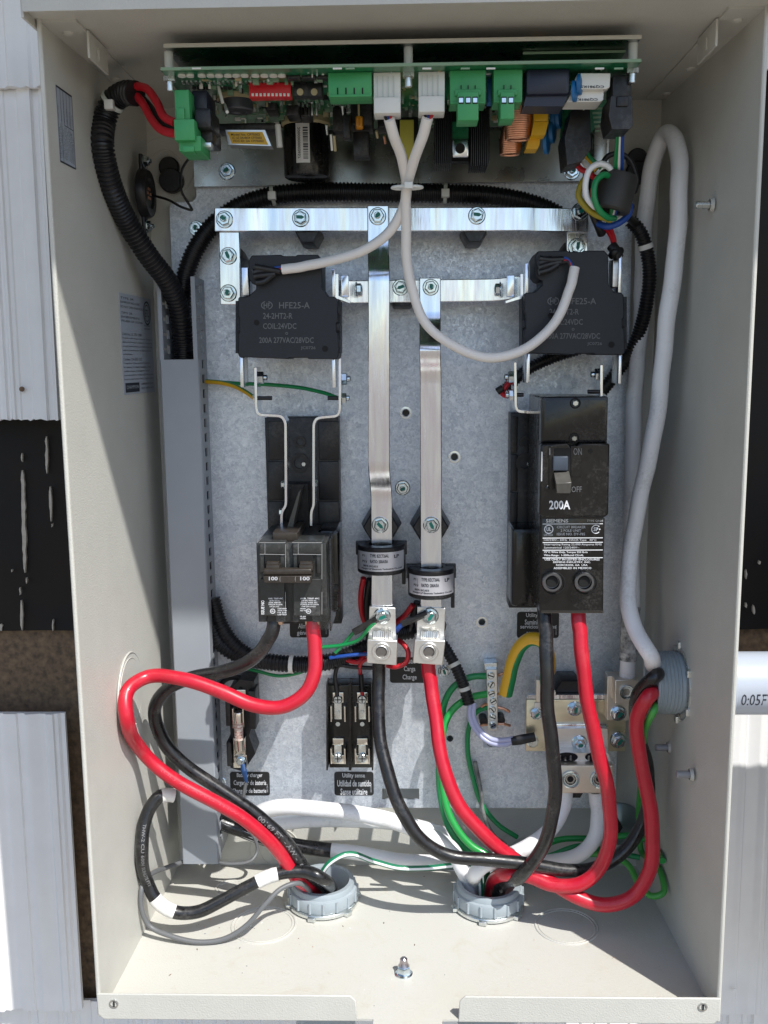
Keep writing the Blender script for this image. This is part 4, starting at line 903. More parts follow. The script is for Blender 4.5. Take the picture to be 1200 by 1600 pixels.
# connectors along the front edge
def gtb(u0,u1,v1,lu0,lu1,lv0,lv1,nh,y=.030):
    b,_ = hang(u0,u1,v1,y,.02,GTB,'x'); 
    for i in range(nh): uu = u0+8+(u1-u0-16)*(i+.5)/nh; b.pbox(uu-1,v1-14,uu+1,v1-3,y-.0004,.001,DARK)
    b.pbox(u0+1,v1-4,u1-1,v1,y-.0008,.004,GTB,.0004)
    if lu0:
        b.pbox(lu0,lv0,lu1,lv1,y-.007,.018,GTB,.0008); b.pbox(lu0-4,lv0-4,lu1+4,lv0+6,y-.003,.01,GTB,.0006)
        k = 3 if lu1-lu0 > 28 else 2
        for i in range(k): uu = lu0+(lu1-lu0)*(i+.5)/k; b.pbox(uu-4,lv0+8,uu+4,lv0+19,y-.0074,.0008,DARK); b.pbox(uu-3.2,lv0+10,uu+3.2,lv0+17,y-.0078,.0008,BOLT); b.pbox(uu-.6,lv0-10,uu+.6,lv0+4,y-.0008,.001,DARK)
    b.build('terminal_block', cb)
gtb(513,581,151,None,0,0,0,4); gtb(703,759,162,715,748,143,188,3); gtb(771,816,160,782,804,143,186,2)
for u0,u1,v1 in ((584,626,177),(654,695,175)):
    b,_ = hang(u0,u1,v1-24,.032,.016,NYL,'x',.0006); b.pbox(u0,v1-26,u1,v1,.029,.017,NYL,.001)
    for i in range(4): b.pbox(u0+5+i*(u1-u0-8)/4,v1-58,u0+6.5+i*(u1-u0-8)/4,v1-26,.0312,.001,NYT)
    b.build('white_connector', cb)
# mid-board clutter
for a in ((520,540,205,.11,.02),(548,582,196,.10,.03),(552,577,243,.105,.02),(536,548,216,.09,.01),(590,622,200,.12,.02)): b,_ = hang(a[0],a[1],a[2],a[3],a[4],BP,'x',.0012,vt=a[2]-38); b.build('black_component', cb)
b = MB(); b.pbox(555,180,567,200,.097,.008,mat('amber_diode',(.75,.30,.02),.3),.002); b.pbox(559,163,562,182,.098,.003,CREAM); b.build('amber_component', cb)
b = MB()
for u,v0,v1 in ((535,165,180),(517,210,235),(522,212,236),(543,190,205),(588,205,215),(600,212,224),(510,195,210)): b.tube([P(u,v0,.095),P(u+2,v1,.1)],.0010,random.choice([COPPER,CREAM,ZINC]),8)
b.build('component_leads', cb)
b,_ = hang(625,647,254,.120,.02,YTF,'x',.0008,vt=187); b.build('yellow_transformer', cb)
b,_ = hang(618,654,250,.125,.02,BP,'x',.0008,vt=183); b.build('transformer_core', cb)
b = MB()
for i in range(9): b.pbox(680+i*3.0,170,681.4+i*3.0,255,.095,.03,BP)
for i in range(9): b.pbox(736+i*3.2,170,737.4+i*3.2,258,.095,.03,BP)
b.pbox(680,170,765,252,.118,.01,BP); b.build('heat_sink', cb)
b = MB(); b.pbox(707,218,732,245,.094,.004,mat('bright_clip',(.7,.72,.74),.2,1),.0008); b.cyl(P(719,232,.0938),(0,-1,0),.0006,.0035,DARK,18); b.pbox(707,190,732,217,.098,.002,PCB); b.build('sink_clip', cb)
b = MB(); b.pbox(762,120,770,160,.05,.01,BLUC,.0006); b.build('blue_part', cb)
# copper-wound choke
b = MB()
for k,(u,v,vv) in enumerate(((812,169,220),(800,200,243))):
    c0 = P(u,v,.085+.02*k); c1 = P(u-4,vv,.085+.02*k); n = 15
    for i in range(n): q = c0+(c1-c0)*i/n; torus(b, q, (0,.05,1), .0085-.0012*k-abs(i-7)*.00012, .0011, COPPER, 20, .6)
b.build('copper_choke', cb)
b,_ = hang(834,857,190,.080,.014,YBL,'x',.001,vt=167); b.pprism([(834,190),(857,190),(852,211),(830,211)],.080,.013,YBL); b.build('yellow_capacitor', cb)
b = MB(); b.pprism([(828,205),(845,210),(843,226),(840,233),(822,233),(826,215)],.092,.014,YBL); b.build('yellow_capacitor', cb)
b = MB()
for u,v in ((861,185),(868,182),(858,205),(849,222)): b.ring(P(u,v,.10),(.9,-.3,0),[(0,.006),(.001,.0085),(.0035,.0085),(.0045,.006)],BLUC,24,True,True)
b.build('blue_disc_capacitor', cb)
# dark blue box, white relays, black plugs on the right
b,_ = hang(822,890,148,.030,.03,NAVY,'x',.002); b.pprism([(823,146),(889,146),(880,166),(818,166)],.034,.02,NAVY); b.build('navy_component', cb)
b = MB()
for u,v in ((901,132),(893,143)): b.ring(P(u,v,.036),(.94,-.34,0),[(0,.003),(.001,.0066),(.003,.0066),(.004,.003)],BLUC,26,True,True)
b.build('blue_disc_capacitor', cb)
for u0,v0,u1,v1,y in ((899,114,954,139,.032),(891,139,944,159,.037)):
    b = MB(); b.pprism([(u0+4,v0),(u1,v0),(u1-1,v1-3),(u1-6,v1),(u0-6,v1)],y,.02,NYL); o = b.build('white_relay', cb, bevel=.0005)
    V,F = text_mesh('CQ981K5',.02); a = P(u1-10,v1-6,y-.0003); c = P(u0+8,v1-6,y-.0003); d = P(u1-10,v1-1.5,y-.0003); t = MB(); t.add([a+(c-a)*p+(d-a)*q for p,q in V],F,BINK); t.build('lettering', o, smooth=10)
b = MB(); b.pbox(957,117,987,157,.036,.02,BP,.001); b.pprism([(955,150),(988,150),(989,196),(984,202),(956,202),(951,180)],.030,.028,BP); b.pbox(964,150,982,166,.0285,.003,BP,.0005); b.build('black_plug', cb, bevel=.0004)
b = MB(); b.pprism([(880,166),(930,150),(955,160),(952,175),(900,235),(875,215)],.10,.002,PCB)
for i in range(6): b.pbox(925+i*1.0,168+i*7,942-i*1.0,171+i*7,.0994,.001,PCBE)
b.build('daughter_board', cb)
b = MB(); b.pprism([(893,172),(922,165),(924,232),(910,252),(886,258),(882,215)],.075,.03,BP); b.cyl(P(912,170,.0748),(0,-1,0),.0005,.001,ZINC,12); b.build('black_plug', cb, bevel=.0006)
b = MB(); b.pbox(927,190,948,290,.175,.008,DARKST,.0006); b.build('tray_bracket', cb)
# piggyback board above the main one
b = MB(); a0, a1 = P(817,82,.045), P(977,82,.045); zz = P(900,84,.045)[2]; b.box((a0[0],.045,zz),(a1[0],.14,zz+.0015),PCB); b.box((a0[0],.0443,zz),(a1[0],.0455,zz+.0016),PCBE); b.build('upper_board', cb)
b = MB(); b.pbox(828,71,853,82,.055,.012,YBL,.0006); b.build('yellow_capacitor', cb)
b = MB(); b.pbox(875,70,893,81,.06,.012,mat('brown_part',(.09,.03,.025),.4),.0006); b.build('brown_component', cb)
b = MB()
for u in (283,300,330,360,520,540,660,720,760,930,960): b.pbox(u,105.5,u+14,108,.0188,.001,random.choice([NYL,PCBE,PCBE]))
b.build('edge_marks', bd)
# bolt through the tray
for u,v in ((355,268),(893,268)): b = MB(); b.hexbolt(P(u,v,.188),(0,-1,0),.0054,stud=True); b.build('bolt', cb)

# ================================================================ wire duct
YD = .158
du = thing('wire_duct', P(300,1350,YD), 'grey plastic slotted wire duct with its cover, running down the left side', 'cable duct')
a = P(255,562,YD); c = P(316,560,YD); a2 = P(280,1350,YD); c2 = P(336,1350,YD)
dx0, dx1 = (a[0]+a2[0])/2, (c[0]+c2[0])/2; zdt, zdb = a[2], a2[2]
b = MB(); b.prism([(dx0,YD+.012),(dx0,YD+.001),(dx0+.001,YD),(dx1-.001,YD),(dx1,YD+.001),(dx1,YD+.012),(dx1-.001,YD+.012),(dx1-.001,YD+.0016),(dx0+.001,YD+.0016),(dx0+.001,YD+.012)], zdb, zdt, DUCT, 'z'); b.build('cover', du)
ztop = P(300,432,YD)[2]
for s, X in ((1, dx1-.0022), (-1, dx0+.0012)):
    loops = [[(YD+.002, zdb), (YP+.012, zdb), (YP+.012, ztop), (YD+.002, ztop)]]; pitch = .0122; z = ztop-.008; k = 0
    while z > zdb+.01:
        y0 = YD+.006 if z < zdt else YD+.001
        loops.append([(YD+.0100,z-.0012),(YD+.0160,z-.0012),(YD+.0170,z-.0036),(YD+.0265,z-.0036),(YD+.0265,z+.0036),(YD+.0170,z+.0036),(YD+.0160,z+.0012),(YD+.0100,z+.0012)] if z < zdt else [(YD+.0021,z-.0010),(YD+.0160,z-.0010),(YD+.0170,z-.0036),(YD+.0265,z-.0036),(YD+.0265,z+.0036),(YD+.0170,z+.0036),(YD+.0160,z+.0010),(YD+.0021,z+.0010)]); z -= pitch
    b = MB(); b.sheet(loops, X, X+.0012, DUCT, 'x'); b.build('slotted_side', du)
b = MB(); b.box((dx0+.001,YP+.0125,zdb),(dx1-.001,YP+.0135,ztop),DUCT); b.box((dx1-.004,YD-.0002,zdt),(dx1-.0006,YD+.002,ztop),DUCT); b.box((dx0+.0004,YD-.0002,zdt),(dx0+.0036,YD+.002,ztop),DUCT); b.build('base', du)

b = MB(); b.tube([(dx1-.0075,YP+.005,zdb+.002),(dx1-.0078,YP+.0045,.2),(dx1-.0075,YP+.005,zdt)], .0058, BP, 12); tag(b.build('wire_bundle'), 'black wire bundle inside the grey duct, glimpsed through its slots', 'wire bundle')
# ================================================================ corrugated loom
def loom(pts, rpx, label, name='corrugated_conduit', ties=(), pitch=.0033, seg=16, clamp=True, group=None, open_end=None):
    W3 = []
    for p in pts:
        q = P(*p); r = rpx*mpp(p[2])
        if clamp:
            for _ in range(3):
                if q[0] > W_-.008-r: q = PX(p[0], p[1], W_-.008-r)
                if q[0] < r+.0014: q = PX(p[0], p[1], r+.0014)
                if q[1] > YP-r: q = P(p[0], p[1], YP-r-.0004)
        W3.append(q)
    r = rpx*mpp(np.mean([q[1] for q in W3])); base = resample(spline(W3, 12), pitch/4); R = [r*(1.0 if (i % 4) in (0,1) else .86) for i in range(len(base))]
    b = MB(); b.tube(base, R, LOOM, seg); o = b.build(name, smooth=30); tag(o, label, 'conduit', group); o['_r'] = r
    for f, wpx in ties:
        i = int(f*(len(base)-1)); k = 3; c = base[i]; T = base[min(i+2,len(base)-1)]-base[max(0,i-2)]; T /= np.linalg.norm(T)
        b = MB(); b.ring(c-T*wpx/2, T, [(0,r*.9),(0,r*1.07),(wpx,r*1.07),(wpx,r*.9)], TAPE if wpx > .0035 else NYT, 24)
        toC = CAM-c; toC = toC-T*np.dot(toC,T); toC /= np.linalg.norm(toC)
        if wpx < .0035 and rpx > 12: h = c+toC*r*1.1; s_ = np.cross(T, toC); b.box(h-.0032, h+.0032, NYL, .0006)
        b.build('cable_tie', o)
    return o
loom([(212,146,.075),(195,146,.082),(175,160,.088),(163,190,.093),(160,228,.098),(172,285,.108),(198,345,.122),(232,400,.140),(262,440,.155),(279,480,.168),(286,530,.178),(288,575,.180),(296,700,.181),(302,850,.181),(306,1000,.182)], 16.8, 'thick black corrugated conduit arching from the green terminal down the left wall into the duct', ties=((.052,.003),))
loom([(316,1300,.184),(310,1000,.184),(302,750,.184),(292,575,.182),(286,520,.180),(284,470,.178),(290,430,.178),(308,385,.178),(335,350,.180),(375,322,.181),(430,305,.181),(500,300,.181),(600,301,.181),(690,302,.181),(770,306,.181),(830,318,.182),(870,335,.183),(905,360,.183)], 14.3, 'black corrugated conduit rising out of the duct and running behind the upper busbar', ties=((.70,.0029),(.865,.0029)), pitch=.0030)
loom([(985,345,.15),(1000,362,.15),(1010,390,.152),(1015,430,.156),(1010,475,.162),(1000,515,.17),(985,550,.176),(965,580,.18),(940,612,.182)], 10.5, 'thin black corrugated conduit curving down to the right of the right relay', ties=((.16,.0038),), pitch=.0026, seg=14)
loom([(905,545,.18),(860,560,.182),(820,580,.182),(790,608,.182)], 9.5, 'short length of thin black conduit slanting behind the right relay', pitch=.0026, seg=14)
loom([(333,935,.180),(345,975,.178),(370,1010,.176),(405,1030,.176),(450,1038,.176),(490,1036,.176),(528,1030,.176)], 12, 'upper of two black corrugated conduits curving out of the duct under the 100 A breaker', ties=(), pitch=.0030)
loom([(330,972,.182),(345,1005,.18),(380,1026,.178),(420,1034,.172),(475,1038,.168),(518,1033,.17),(548,1022,.174),(580,1008,.178),(620,990,.180),(650,984,.182)], 14, 'lower, thicker black corrugated conduit with a white tie, running on behind the load lugs', ties=((.44,.0036),), pitch=.0032)
loom([(655,985,.184),(685,1000,.180),(706,1030,.174),(722,1065,.170),(733,1100,.168)], 9.8, 'thin black corrugated conduit with two white tape bands, slanting down right of the load lugs', ties=((.55,.0032),(.83,.0032)), pitch=.0027, seg=14)

# ================================================================ conduit hubs in the floor
def hub(c, label):
    t = thing('conduit_hub', (c[0], c[1], ZF), label, 'conduit fitting', 'grey conduit hubs in the floor'); c = np.array([c[0], c[1], ZF]); R = .0262
    b = MB(); b.ring(c, (0,0,1), [(-.12,R-.0012),(-.12,R),(-.001,R),(-.001,R-.0015),(.02,R-.0015),(.02,R-.003),(-.12,R-.0028)], PVC, 48); b.build('pipe', t)
    n = 48; b = MB(); prof = [(0,R*1.12),(.0012,R*1.17),(.0038,R*1.17),(.0045,R*1.12),(.0045,R)]; b.ring(c+np.array([0,0,.0005]), (0,0,1), prof, ZINC, n)
    for i in range(6): a = i*math.pi/3+.3; d = np.array([math.cos(a), math.sin(a), 0]); e = np.array([-d[1], d[0], 0]); q = c+d*R*1.19+np.array([0,0,.0006]); b.add([q+e*.004-d*.002,q-e*.004-d*.002,q-e*.003+d*.0022,q+e*.003+d*.0022]+[p+np.array([0,0,.0034]) for p in (q+e*.004-d*.002,q-e*.004-d*.002,q-e*.003+d*.0022,q+e*.003+d*.0022)], [(0,1,2,3),(4,7,6,5),(2,6,7,3),(1,5,6,2),(0,3,7,4)], ZINC)
    b.build('locknut', t, bevel=.0004)
    b = MB(); z0 = .0052; b.ring(c, (0,0,1), [(z0,R*1.0),(z0,R*1.10),(z0+.0015,R*1.13),(z0+.0098,R*1.13),(z0+.0108,R*1.11),(z0+.0114,R*1.05),(z0+.0145,R*1.04),(z0+.0158,R*1.01),(z0+.0158,R*.88),(z0+.014,R*.85),(-.002,R*.85)], PVC, 56)
    for i in range(16): a = i*math.pi/8+.1; d = np.array([math.cos(a), math.sin(a), 0]); e = np.array([-d[1], d[0], 0]); b.tube([c+d*R*1.135+np.array([0,0,z0+.0008]), c+d*R*1.135+np.array([0,0,z0+.0100])], .0012, PVC, 8)
    b.build('insulating_bushing', t); return t
hub(hub1, 'left grey bushing with steel locknut in the floor, below the 100 A breaker'); hub(hub2, 'right grey bushing in the floor, taking the cables from the 200 A breaker')
# hub through the right wall
cR = PX(1066,1066,W_-.001); t = thing('wall_conduit_hub', cR, 'grey threaded conduit end with a steel locknut through the right wall', 'conduit fitting'); R = .0250
prof = [(.024,R*.86),(.0250,R*.94),(.0245,R)]
for i in range(7): h = .0225-i*.0027; prof += [(h+.0007,R*1.0),(h,R*.95),(h-.0009,R*.95)]
prof += [(.002,R)]
b = MB(); b.ring(cR, (-1,0,0), prof, PVC, 56); b.ring(cR, (-1,0,0), [(.024,R*.86),(-.06,R*.86)], PVC, 40); b.build('threaded_end', t)
b = MB(); b.ring(cR, (-1,0,0), [(0,R*1.16),(.0008,R*1.2),(.003,R*1.2),(.0038,R*1.14),(.0038,R)], ZINC, 48)
for i in range(6): a = i*math.pi/3+.5; d = np.array([0, math.cos(a), math.sin(a)]); q = cR+d*R*1.21+np.array([-.002,0,0]); b.box(q-.0028, q+.0028, ZINC, .0006)
b.build('locknut', t)
cP = PX(1156,1066,W_+.02); b = MB(); rr_ = .0215; a = np.array([W_+.004, .078, P(1180,1067,.078-.0)[2]]); 
t = thing('conduit_pipe', a, 'pale grey plastic conduit pipe leaving the right side of the enclosure, printed in black', 'pipe')
b.ring(a, (1,0,0), [(0,.0255),(.018,.0255),(.019,.0242),(.019,.0235),(.243,.0235)], PIPE, 56, True, True); pp = b.build('pipe', t)
x = MB(); V,F = text_mesh('0:05FT 08/14/23  SCHEDULE 40',.0); Lx = .112; x0_ = P(1155,1088,.06)[0]
x.add([np.array([x0_+Lx*p, a[1]-math.cos((q-.5)*.40-.22)*.0237, a[2]+math.sin((q-.5)*.40-.22)*.0237]) for p,q in V],F,BINK); x.build('lettering', pp, smooth=10)

# unseen box added past the pipe's end to shade the siding at the lower right
mb = thing('meter_box', (.73, .18, .0), 'grey round-shouldered meter box on the siding at the far end of the pipe', 'meter box')
b = MB(); r_ = .07; b.prism([(.57,-.06)]+[(.86,-.06)]+arc(.86-r_,(.345)-r_,r_,0,90,8)+arc(.57+r_,(.345)-r_,r_,90,180,8), .03, .042, mat('meter_box_paint',(.30,.31,.32),.5)); b.build('cover', mb, bevel=.002); b = MB(); b.box((.69,.0425,-.04),(.85,.183,.33),b_paint := bpy.data.materials['meter_box_paint'],.004); b.build('case', mb)
b = MB(); b.ring((.73,.03,.17),(0,-1,0),[(0,.075),(.02,.075),(.022,.07),(.024,.0001)],ZINC,48); b.build('meter_ring', mb)
# ================================================================ fuse holders
def fuse_clip(b, u, v, y, w_=9):
    b.pbox(u-w_, v-14, u-w_+2, v+14, y-.010, .011, NICK, .0003); b.pbox(u+w_-2, v-14, u+w_, v+14, y-.010, .011, NICK, .0003); b.pbox(u-w_, v-16, u+w_, v+16, y-.001, .001, NICK)
t = thing('fuse_holder', P(375,1200,YP), 'single fuse holder with a fuse in it, left, above the battery charger sticker', 'fuse holder')
b = MB(); yb = .170; b.pprism([(357,1078),(374,1062),(397,1064),(399,1110),(394,1135),(389,1150),(399,1178),(380,1206),(360,1200),(357,1160),(360,1148),(358,1110)], yb, YP-yb-.0005, BP); b.pbox(352,1085,360,1135,yb-.010,.02,BP,.001); b.pbox(388,1080,399,1140,yb-.008,.02,BP,.001); b.pbox(354,1160,361,1198,yb-.008,.02,BP,.001); b.build('body', t, bevel=.0006)
b = MB(); fuse_clip(b,372,1122,yb-.001,9); fuse_clip(b,374,1168,yb-.001,9); b.pbox(364,1180,386,1200,yb-.003,.003,NICK,.0005); b.pbox(366,1078,384,1098,yb-.003,.003,NICK,.0005); b.build('clip', t)
fs = thing('fuse', P(373,1175,yb-.008), 'small tubular fuse with metal caps and a printed white body, in the left fuse holder', 'fuse')
b = MB(); A_ = P(372,1112,yb-.010); B_ = P(374,1172,yb-.010); ax_ = (B_-A_); L_ = np.linalg.norm(ax_); ax_ /= L_; r = 8*mpp(yb-.01)
b.ring(A_+ax_*L_*.2, ax_, [(0,r*.9),(L_*.55,r*.9)], FUSEG, 28); 
for f in (.30,.38,.50,.58,.64): b.ring(A_+ax_*L_*f, ax_, [(0,r*.91),(.0005,r*.91)], mat('fuse_stripe%d' % int(f*100),(.3,.08,.06),.5), 28)
b.build('body', fs)
b = MB(); b.ring(A_, ax_, [(0,.0001),(0,r*.9),(.001,r),(L_*.27,r),(L_*.27,r*.9)], NICK, 28); b.ring(A_+ax_*L_*.72, ax_, [(0,r*.9),(0,r),(L_*.27,r),(L_*.28,r*.9),(L_*.28,.0001)], NICK, 28); b.build('end_cap', fs)
b = MB(); b.hexbolt(P(376,1188,yb-.004),(0,-1,0),.0034,mark=False); b.build('screw', t)
t = thing('twin_fuse_holder', P(546,1200,YP), 'empty two-way fuse holder above the utility sense sticker', 'fuse holder'); yb = .176
b = MB(); b.pbox(513,1070,581,1200,yb,YP-yb-.0005,BPG,.001)
for u in (511,546,548,582): b.pprism([(u-1.3,1068),(u+1.3,1068),(u+1.3,1134),(u+.6,1142),(u+1.3,1150),(u+1.3,1204),(u-1.3,1204)], yb-.014, .015, BPG)
b.build('body', t, bevel=.0004)
for u in (528,566):
    for k,(v0,v1,vs,vm) in enumerate(((1082,1130,1092,1112),(1154,1196,1184,1161))):
        b = MB(); b.pbox(u-9,v0,u+9,v0+16 if k == 0 else v0+10,yb-.003,.003,NICK,.0006); b.pbox(u-6,v0+10,u+6,v1-6,yb-.0022,.002,ZINC,.0005); b.pbox(u-12,v1-26,u-9.5,v1-2,yb-.010,.0105,NICK,.0003); b.pbox(u+9.5,v1-26,u+12,v1-2,yb-.010,.0105,NICK,.0003)
        if k: b.pbox(u-10,v1-16,u+10,v1-2,yb-.003,.003,NICK,.0006)
        b.build('clip', t)
        b = MB(); r = 7.5*mpp(yb); c = P(u,vs,yb-.003); b.ring(c,(0,-1,0),[(0,r),(.0016,r),(.0024,r*.8)],BOLT,24,False,True); b.box(c+np.array([-r*.7,-.0026,-.0004]),c+np.array([r*.7,-.0023,.0004]),DARK); b.box(c+np.array([-.0004,-.0026,-r*.7]),c+np.array([.0004,-.0023,r*.7]),DARK); b.build('terminal_screw', t)
        b = MB(); c = P(u,vm,yb-.002); b.ring(c,(0,-1,0),[(0,.0018),(.0008,.0015)],BOLT,16,False,True); b.build('rivet', t)
    b = MB(); c = P(u,1131,yb); b.ring(c,(0,-1,0),[(0,.0024),(.0008,.002),(.0008,.0005)],BOLT,16,False,True); b.build('mounting_screw', t)

# ================================================================ ground bar and neutral bar
t = thing('ground_bar', P(766,1140,.185), 'slim vertical ground bar with a column of screws, below the yellow and green cable', 'terminal bar'); yg = .178
b = MB(); b.pprism([(760,1046),(777,1046),(778,1142),(763,1142)],yg,.010,ALU); b.pprism([(756,1036),(777,1035),(777,1048),(757,1048)],yg+.004,.012,BOLT); b.build('bar', t, bevel=.0005)
for i,v in enumerate((1055,1069,1083,1095,1108,1120,1133)):
    b = MB(); c = P(767+i*.5+(2 if i == 3 else 0),v,yg); r = 5.6*mpp(yg); b.ring(c,(0,-1,0),[(0,r),(.0018,r),(.0024,r*.8)],BOLT,20,False,True); a = random.random()*3; d = np.array([math.cos(a),0,math.sin(a)])*r*.8; e = np.array([-d[2],0,d[0]])*.2; q = c+np.array([0,-.0025,0]); b.add([q+d+e,q-d+e,q-d-e,q+d-e],[(0,1,2,3)],DARK); b.build('screw', t)
for u0,v0,u1,v1 in ((778,1055,792,1053),(752,1057,762,1056),(778,1085,788,1083),(777,1105,796,1112),(777,1131,797,1134),(752,1104,763,1100),(745,1136,764,1132)):
    b = MB(); b.tube([P(u0,v0,yg+.005),P((u0+u1)/2,(v0+v1)/2-1.5,yg+.004),P(u1,v1,yg+.006)],.0013,COPPER,8); b.build('bare_wire_end', t)
b = MB(); b.cyl(P(754,1120,YP),(0,-1,0),.012,.0036,BP,18); b.cyl(P(781,1118,YP),(0,-1,0),.012,.0036,BP,18); b.build('standoff', t)
b = MB(); c = P(768,1160,YP-.0004); b.box(P(755,1168,YP-.0004),P(782,1152,YP-.0002)-np.array([0,0,0]),LABEL); b.ring(P(767,1160,YP-.0006),(0,-1,0),[(0,.0040),(0,.0034)],BINK,24); b.build('ground_sticker', t)
t = thing('neutral_bar', P(890,1175,.17), 'wide yellowish neutral bar at the lower right with aluminium lugs bolted on', 'terminal bar'); yn = .165
b = MB(); b.pbox(822,1093,978,1174,yn,.006,BRASS,.0006); b.build('plate', t)
b = MB(); b.pprism([(823,1092),(978,1092),(976,1086),(826,1086)],yn,.004,BUS); b.pbox(862,1131,950,1141,yn-.003,.004,BUS,.0008); b.build('plate_edge', t)
b = MB(); b.pprism([(838,1062),(857,1064),(866,1072),(866,1098),(838,1098)],yn-.008,.010,ALU_T); b.pprism([(836,1098),(858,1098),(860,1120),(852,1125),(840,1125),(834,1117)],yn-.003,.003,ALU); b.build('small_lug', t, bevel=.0006)
b = MB(); c = P(861,1083,yn-.0082); b.ring(c,(0,-1,0),[(0,.0042),(.0008,.0038),(.0008,.0025),(-.001,.0022)],ALU,22); b.build('small_lug_screw', t)
b = MB(); b.pprism([(858,1138),(950,1138),(951,1178),(860,1178)],yn-.006,.006,ALU); b.build('double_lug_plate', t, bevel=.0004)
yl = yn-.028
b = MB(); b.pbox(868,1196,958,1240,yl,.028,ALU_T,.0010); b.pprism([(867,1197),(958,1197),(950,1176),(862,1177)],yl+.009,.019,ALU); dl = b.build('double_lug', t)
for u in (890,935):
    b = MB(); c = P(u+1,1217,yl-.0002); r = 15.5*mpp(yl); b.ring(c,(0,-1,0),[(0,r),(.0022,r*.96),(.0024,r*.84),(.0008,r*.76),(.0016,r*.68),(.0016,r*.6)],BOLT,34); b.ring(c,(0,-1,0),[(.0016,r*.64),(.0005,r*.56),(.0005,.0001)],DARKST,6); b.ring(c,(0,-1,0),[(.0007,r*.34),(.0007,.0001)],DARK,14); b.build('lug_screw', dl)
    b = MB(); q = P(u-4,1183,yl+.010)
    V0 = [P(u-4+17*math.cos(a*.35),1183+7.5*math.sin(a*.35),yl+.0085) for a in range(18)]; b.add(V0,[tuple(range(18))],DARK); b.build('cable_hole', dl)
    b = MB()
    for i in range(9): b.tube([P(u-15+i*2.8,1180+random.random()*3,yl+.009),P(u-15+i*2.8,1188,yl+.006)],.0009,BP if i % 3 else STRAND,7)
    b.build('wire_strands', dl)
b = MB(); b.pprism([(949,1056),(980,1056),(996,1060),(997,1066),(996,1126),(948,1126)],yn-.012,.012,ALU_T); b.pprism([(961,1062),(998,1062),(998,1100),(961,1100)],yn-.024,.012,ALU_T); sl_ = b.build('side_lug', t, bevel=.0008)
b = MB(); c = P(979,1081,yn-.0242); r = 12*mpp(yn-.02); b.ring(c,(0,-1,0),[(0,r),(.002,r*.96),(.002,r*.82),(.0005,r*.7),(.0005,.0001)],BOLT,30); b.ring(c,(0,-1,0),[(.0007,r*.5),(.0007,.0001)],DARKST,6); b.build('lug_screw', sl_)
for u,v,r,dy in ((898,1107,10,0),(905,1160,10,-.006),(966,1114,10.5,-.012),(966,1156,11,0),(838,1115,8,-.003)): b = MB(); b.hexbolt(P(u,v,yn+dy),(0,-1,0),r*mpp(yn),stud=(u == 905)); b.build('bolt', t)
b = MB(); b.ring(P(832,1158,yn),(0,-1,0),[(0,.005),(.002,.005),(.003,.004)],ZINC,22,False,True); b.build('ring_terminal', t)
insulator(889,1084,30,yn+.006,'black insulator showing above the neutral bar')
insulator(900,1236,17,yn+.006,'black insulator showing just below the neutral bar')
b = MB(); c = P(968,1287,YB-.001); b.ring(c,(0,-1,0),[(0,.0205),(.0012,.0205),(.002,.0195),(.0025,.012),(.006,.006),(.006,.0001)],mat('blue_grey_washer',(.30,.36,.38),.3,.8),40,True,True); b.ring(P(958,1288,YB-.009),(0,-1,0),[(0,.0075),(.006,.0075)],BP,6,True,True); tag(b.build('mounting_washer'),'large blue-grey washer with a black centre on the back wall below the neutral bar','washer')
# ================================================================ the heavy cables
PRINTC = mat('cable_print',(.17,.17,.175),.6)
h1, h2 = np.array([hub1[0], hub1[1], ZF]), np.array([hub2[0], hub2[1], ZF])
def W(c, dx, dy, dz): return ('w', c[0]+dx, c[1]+dy, c[2]+dz)
BR_, BB_ = 12.8, 12.5
o = wire([(488,968,.094),(491,1005,.090),(492,1045,.085),(478,1082,.080),(445,1104,.078),(400,1104,.078),(345,1082,.080),(285,1060,.082),(232,1056,.086),(200,1080,.088),(197,1125,.090),(222,1175,.092),(275,1218,.095),(335,1252,.098),(395,1292,.104),(440,1335,.112),(465,1372,.118),W(h1,-.004,.004,.002),W(h1,-.002,.002,-.09)], 12.8, RED, 'cable', None, 'thick red cable looping left from the 100 A breaker down into the left bushing', 'cable', floor_ok=True)
tube_text(o, '(UL) 2/0 AWG THW-2', *wire.last, mat('faded_print',(.62,.05,.08),.6), .50, .13, 0, .4)
o = wire([(428,968,.094),(426,985,.092),(410,1015,.094),(385,1037,.100),(345,1050,.106),(300,1058,.110),(262,1076,.113),(243,1108,.115),(252,1155,.116),(290,1198,.118),(345,1232,.118),(405,1275,.118),(450,1322,.120),(478,1362,.122),W(h1,.004,.007,.002),W(h1,.003,.004,-.09)], 12.3, BLK, 'cable', None, 'thick black cable beside the red loop, from the 100 A breaker to the left bushing', 'cable', floor_ok=True)
tube_text(o, '00169 FT  - AW -  00168 FT COPPER', *wire.last, PRINTC, .56, .22, .1, .7)
o = wire([(272,1243,.108),(252,1243,.104),(236,1258,.100),(224,1290,.098),(222,1330,.096),(230,1375,.094),(245,1408,.092),(272,1426,.092),(305,1426,.094),(345,1408,.098),(390,1383,.104),(430,1366,.110),(475,1362,.114),(500,1372,.112),W(h1,.009,-.003,.004),W(h1,.006,-.004,-.09)], 12.0, BLK, 'cable', None, 'spare black cable curled up at the lower left with three bands of white tape', 'cable', floor_ok=True)
p3, r3 = wire.last
def band(par, pts, r, f0, f1, m, k=1.05, name='tape_band', rag=0):
    n = len(pts); s = [p for i, p in enumerate(pts) if f0 <= i/(n-1) <= f1]
    if len(s) < 2: i = int(f0*(n-1)); s = pts[i:i+3]
    b = MB(); b.tube(resample(s,.0015), [r*(k+random.uniform(0,rag)) for _ in resample(s,.0015)], m, 20); return b.build(name, par)
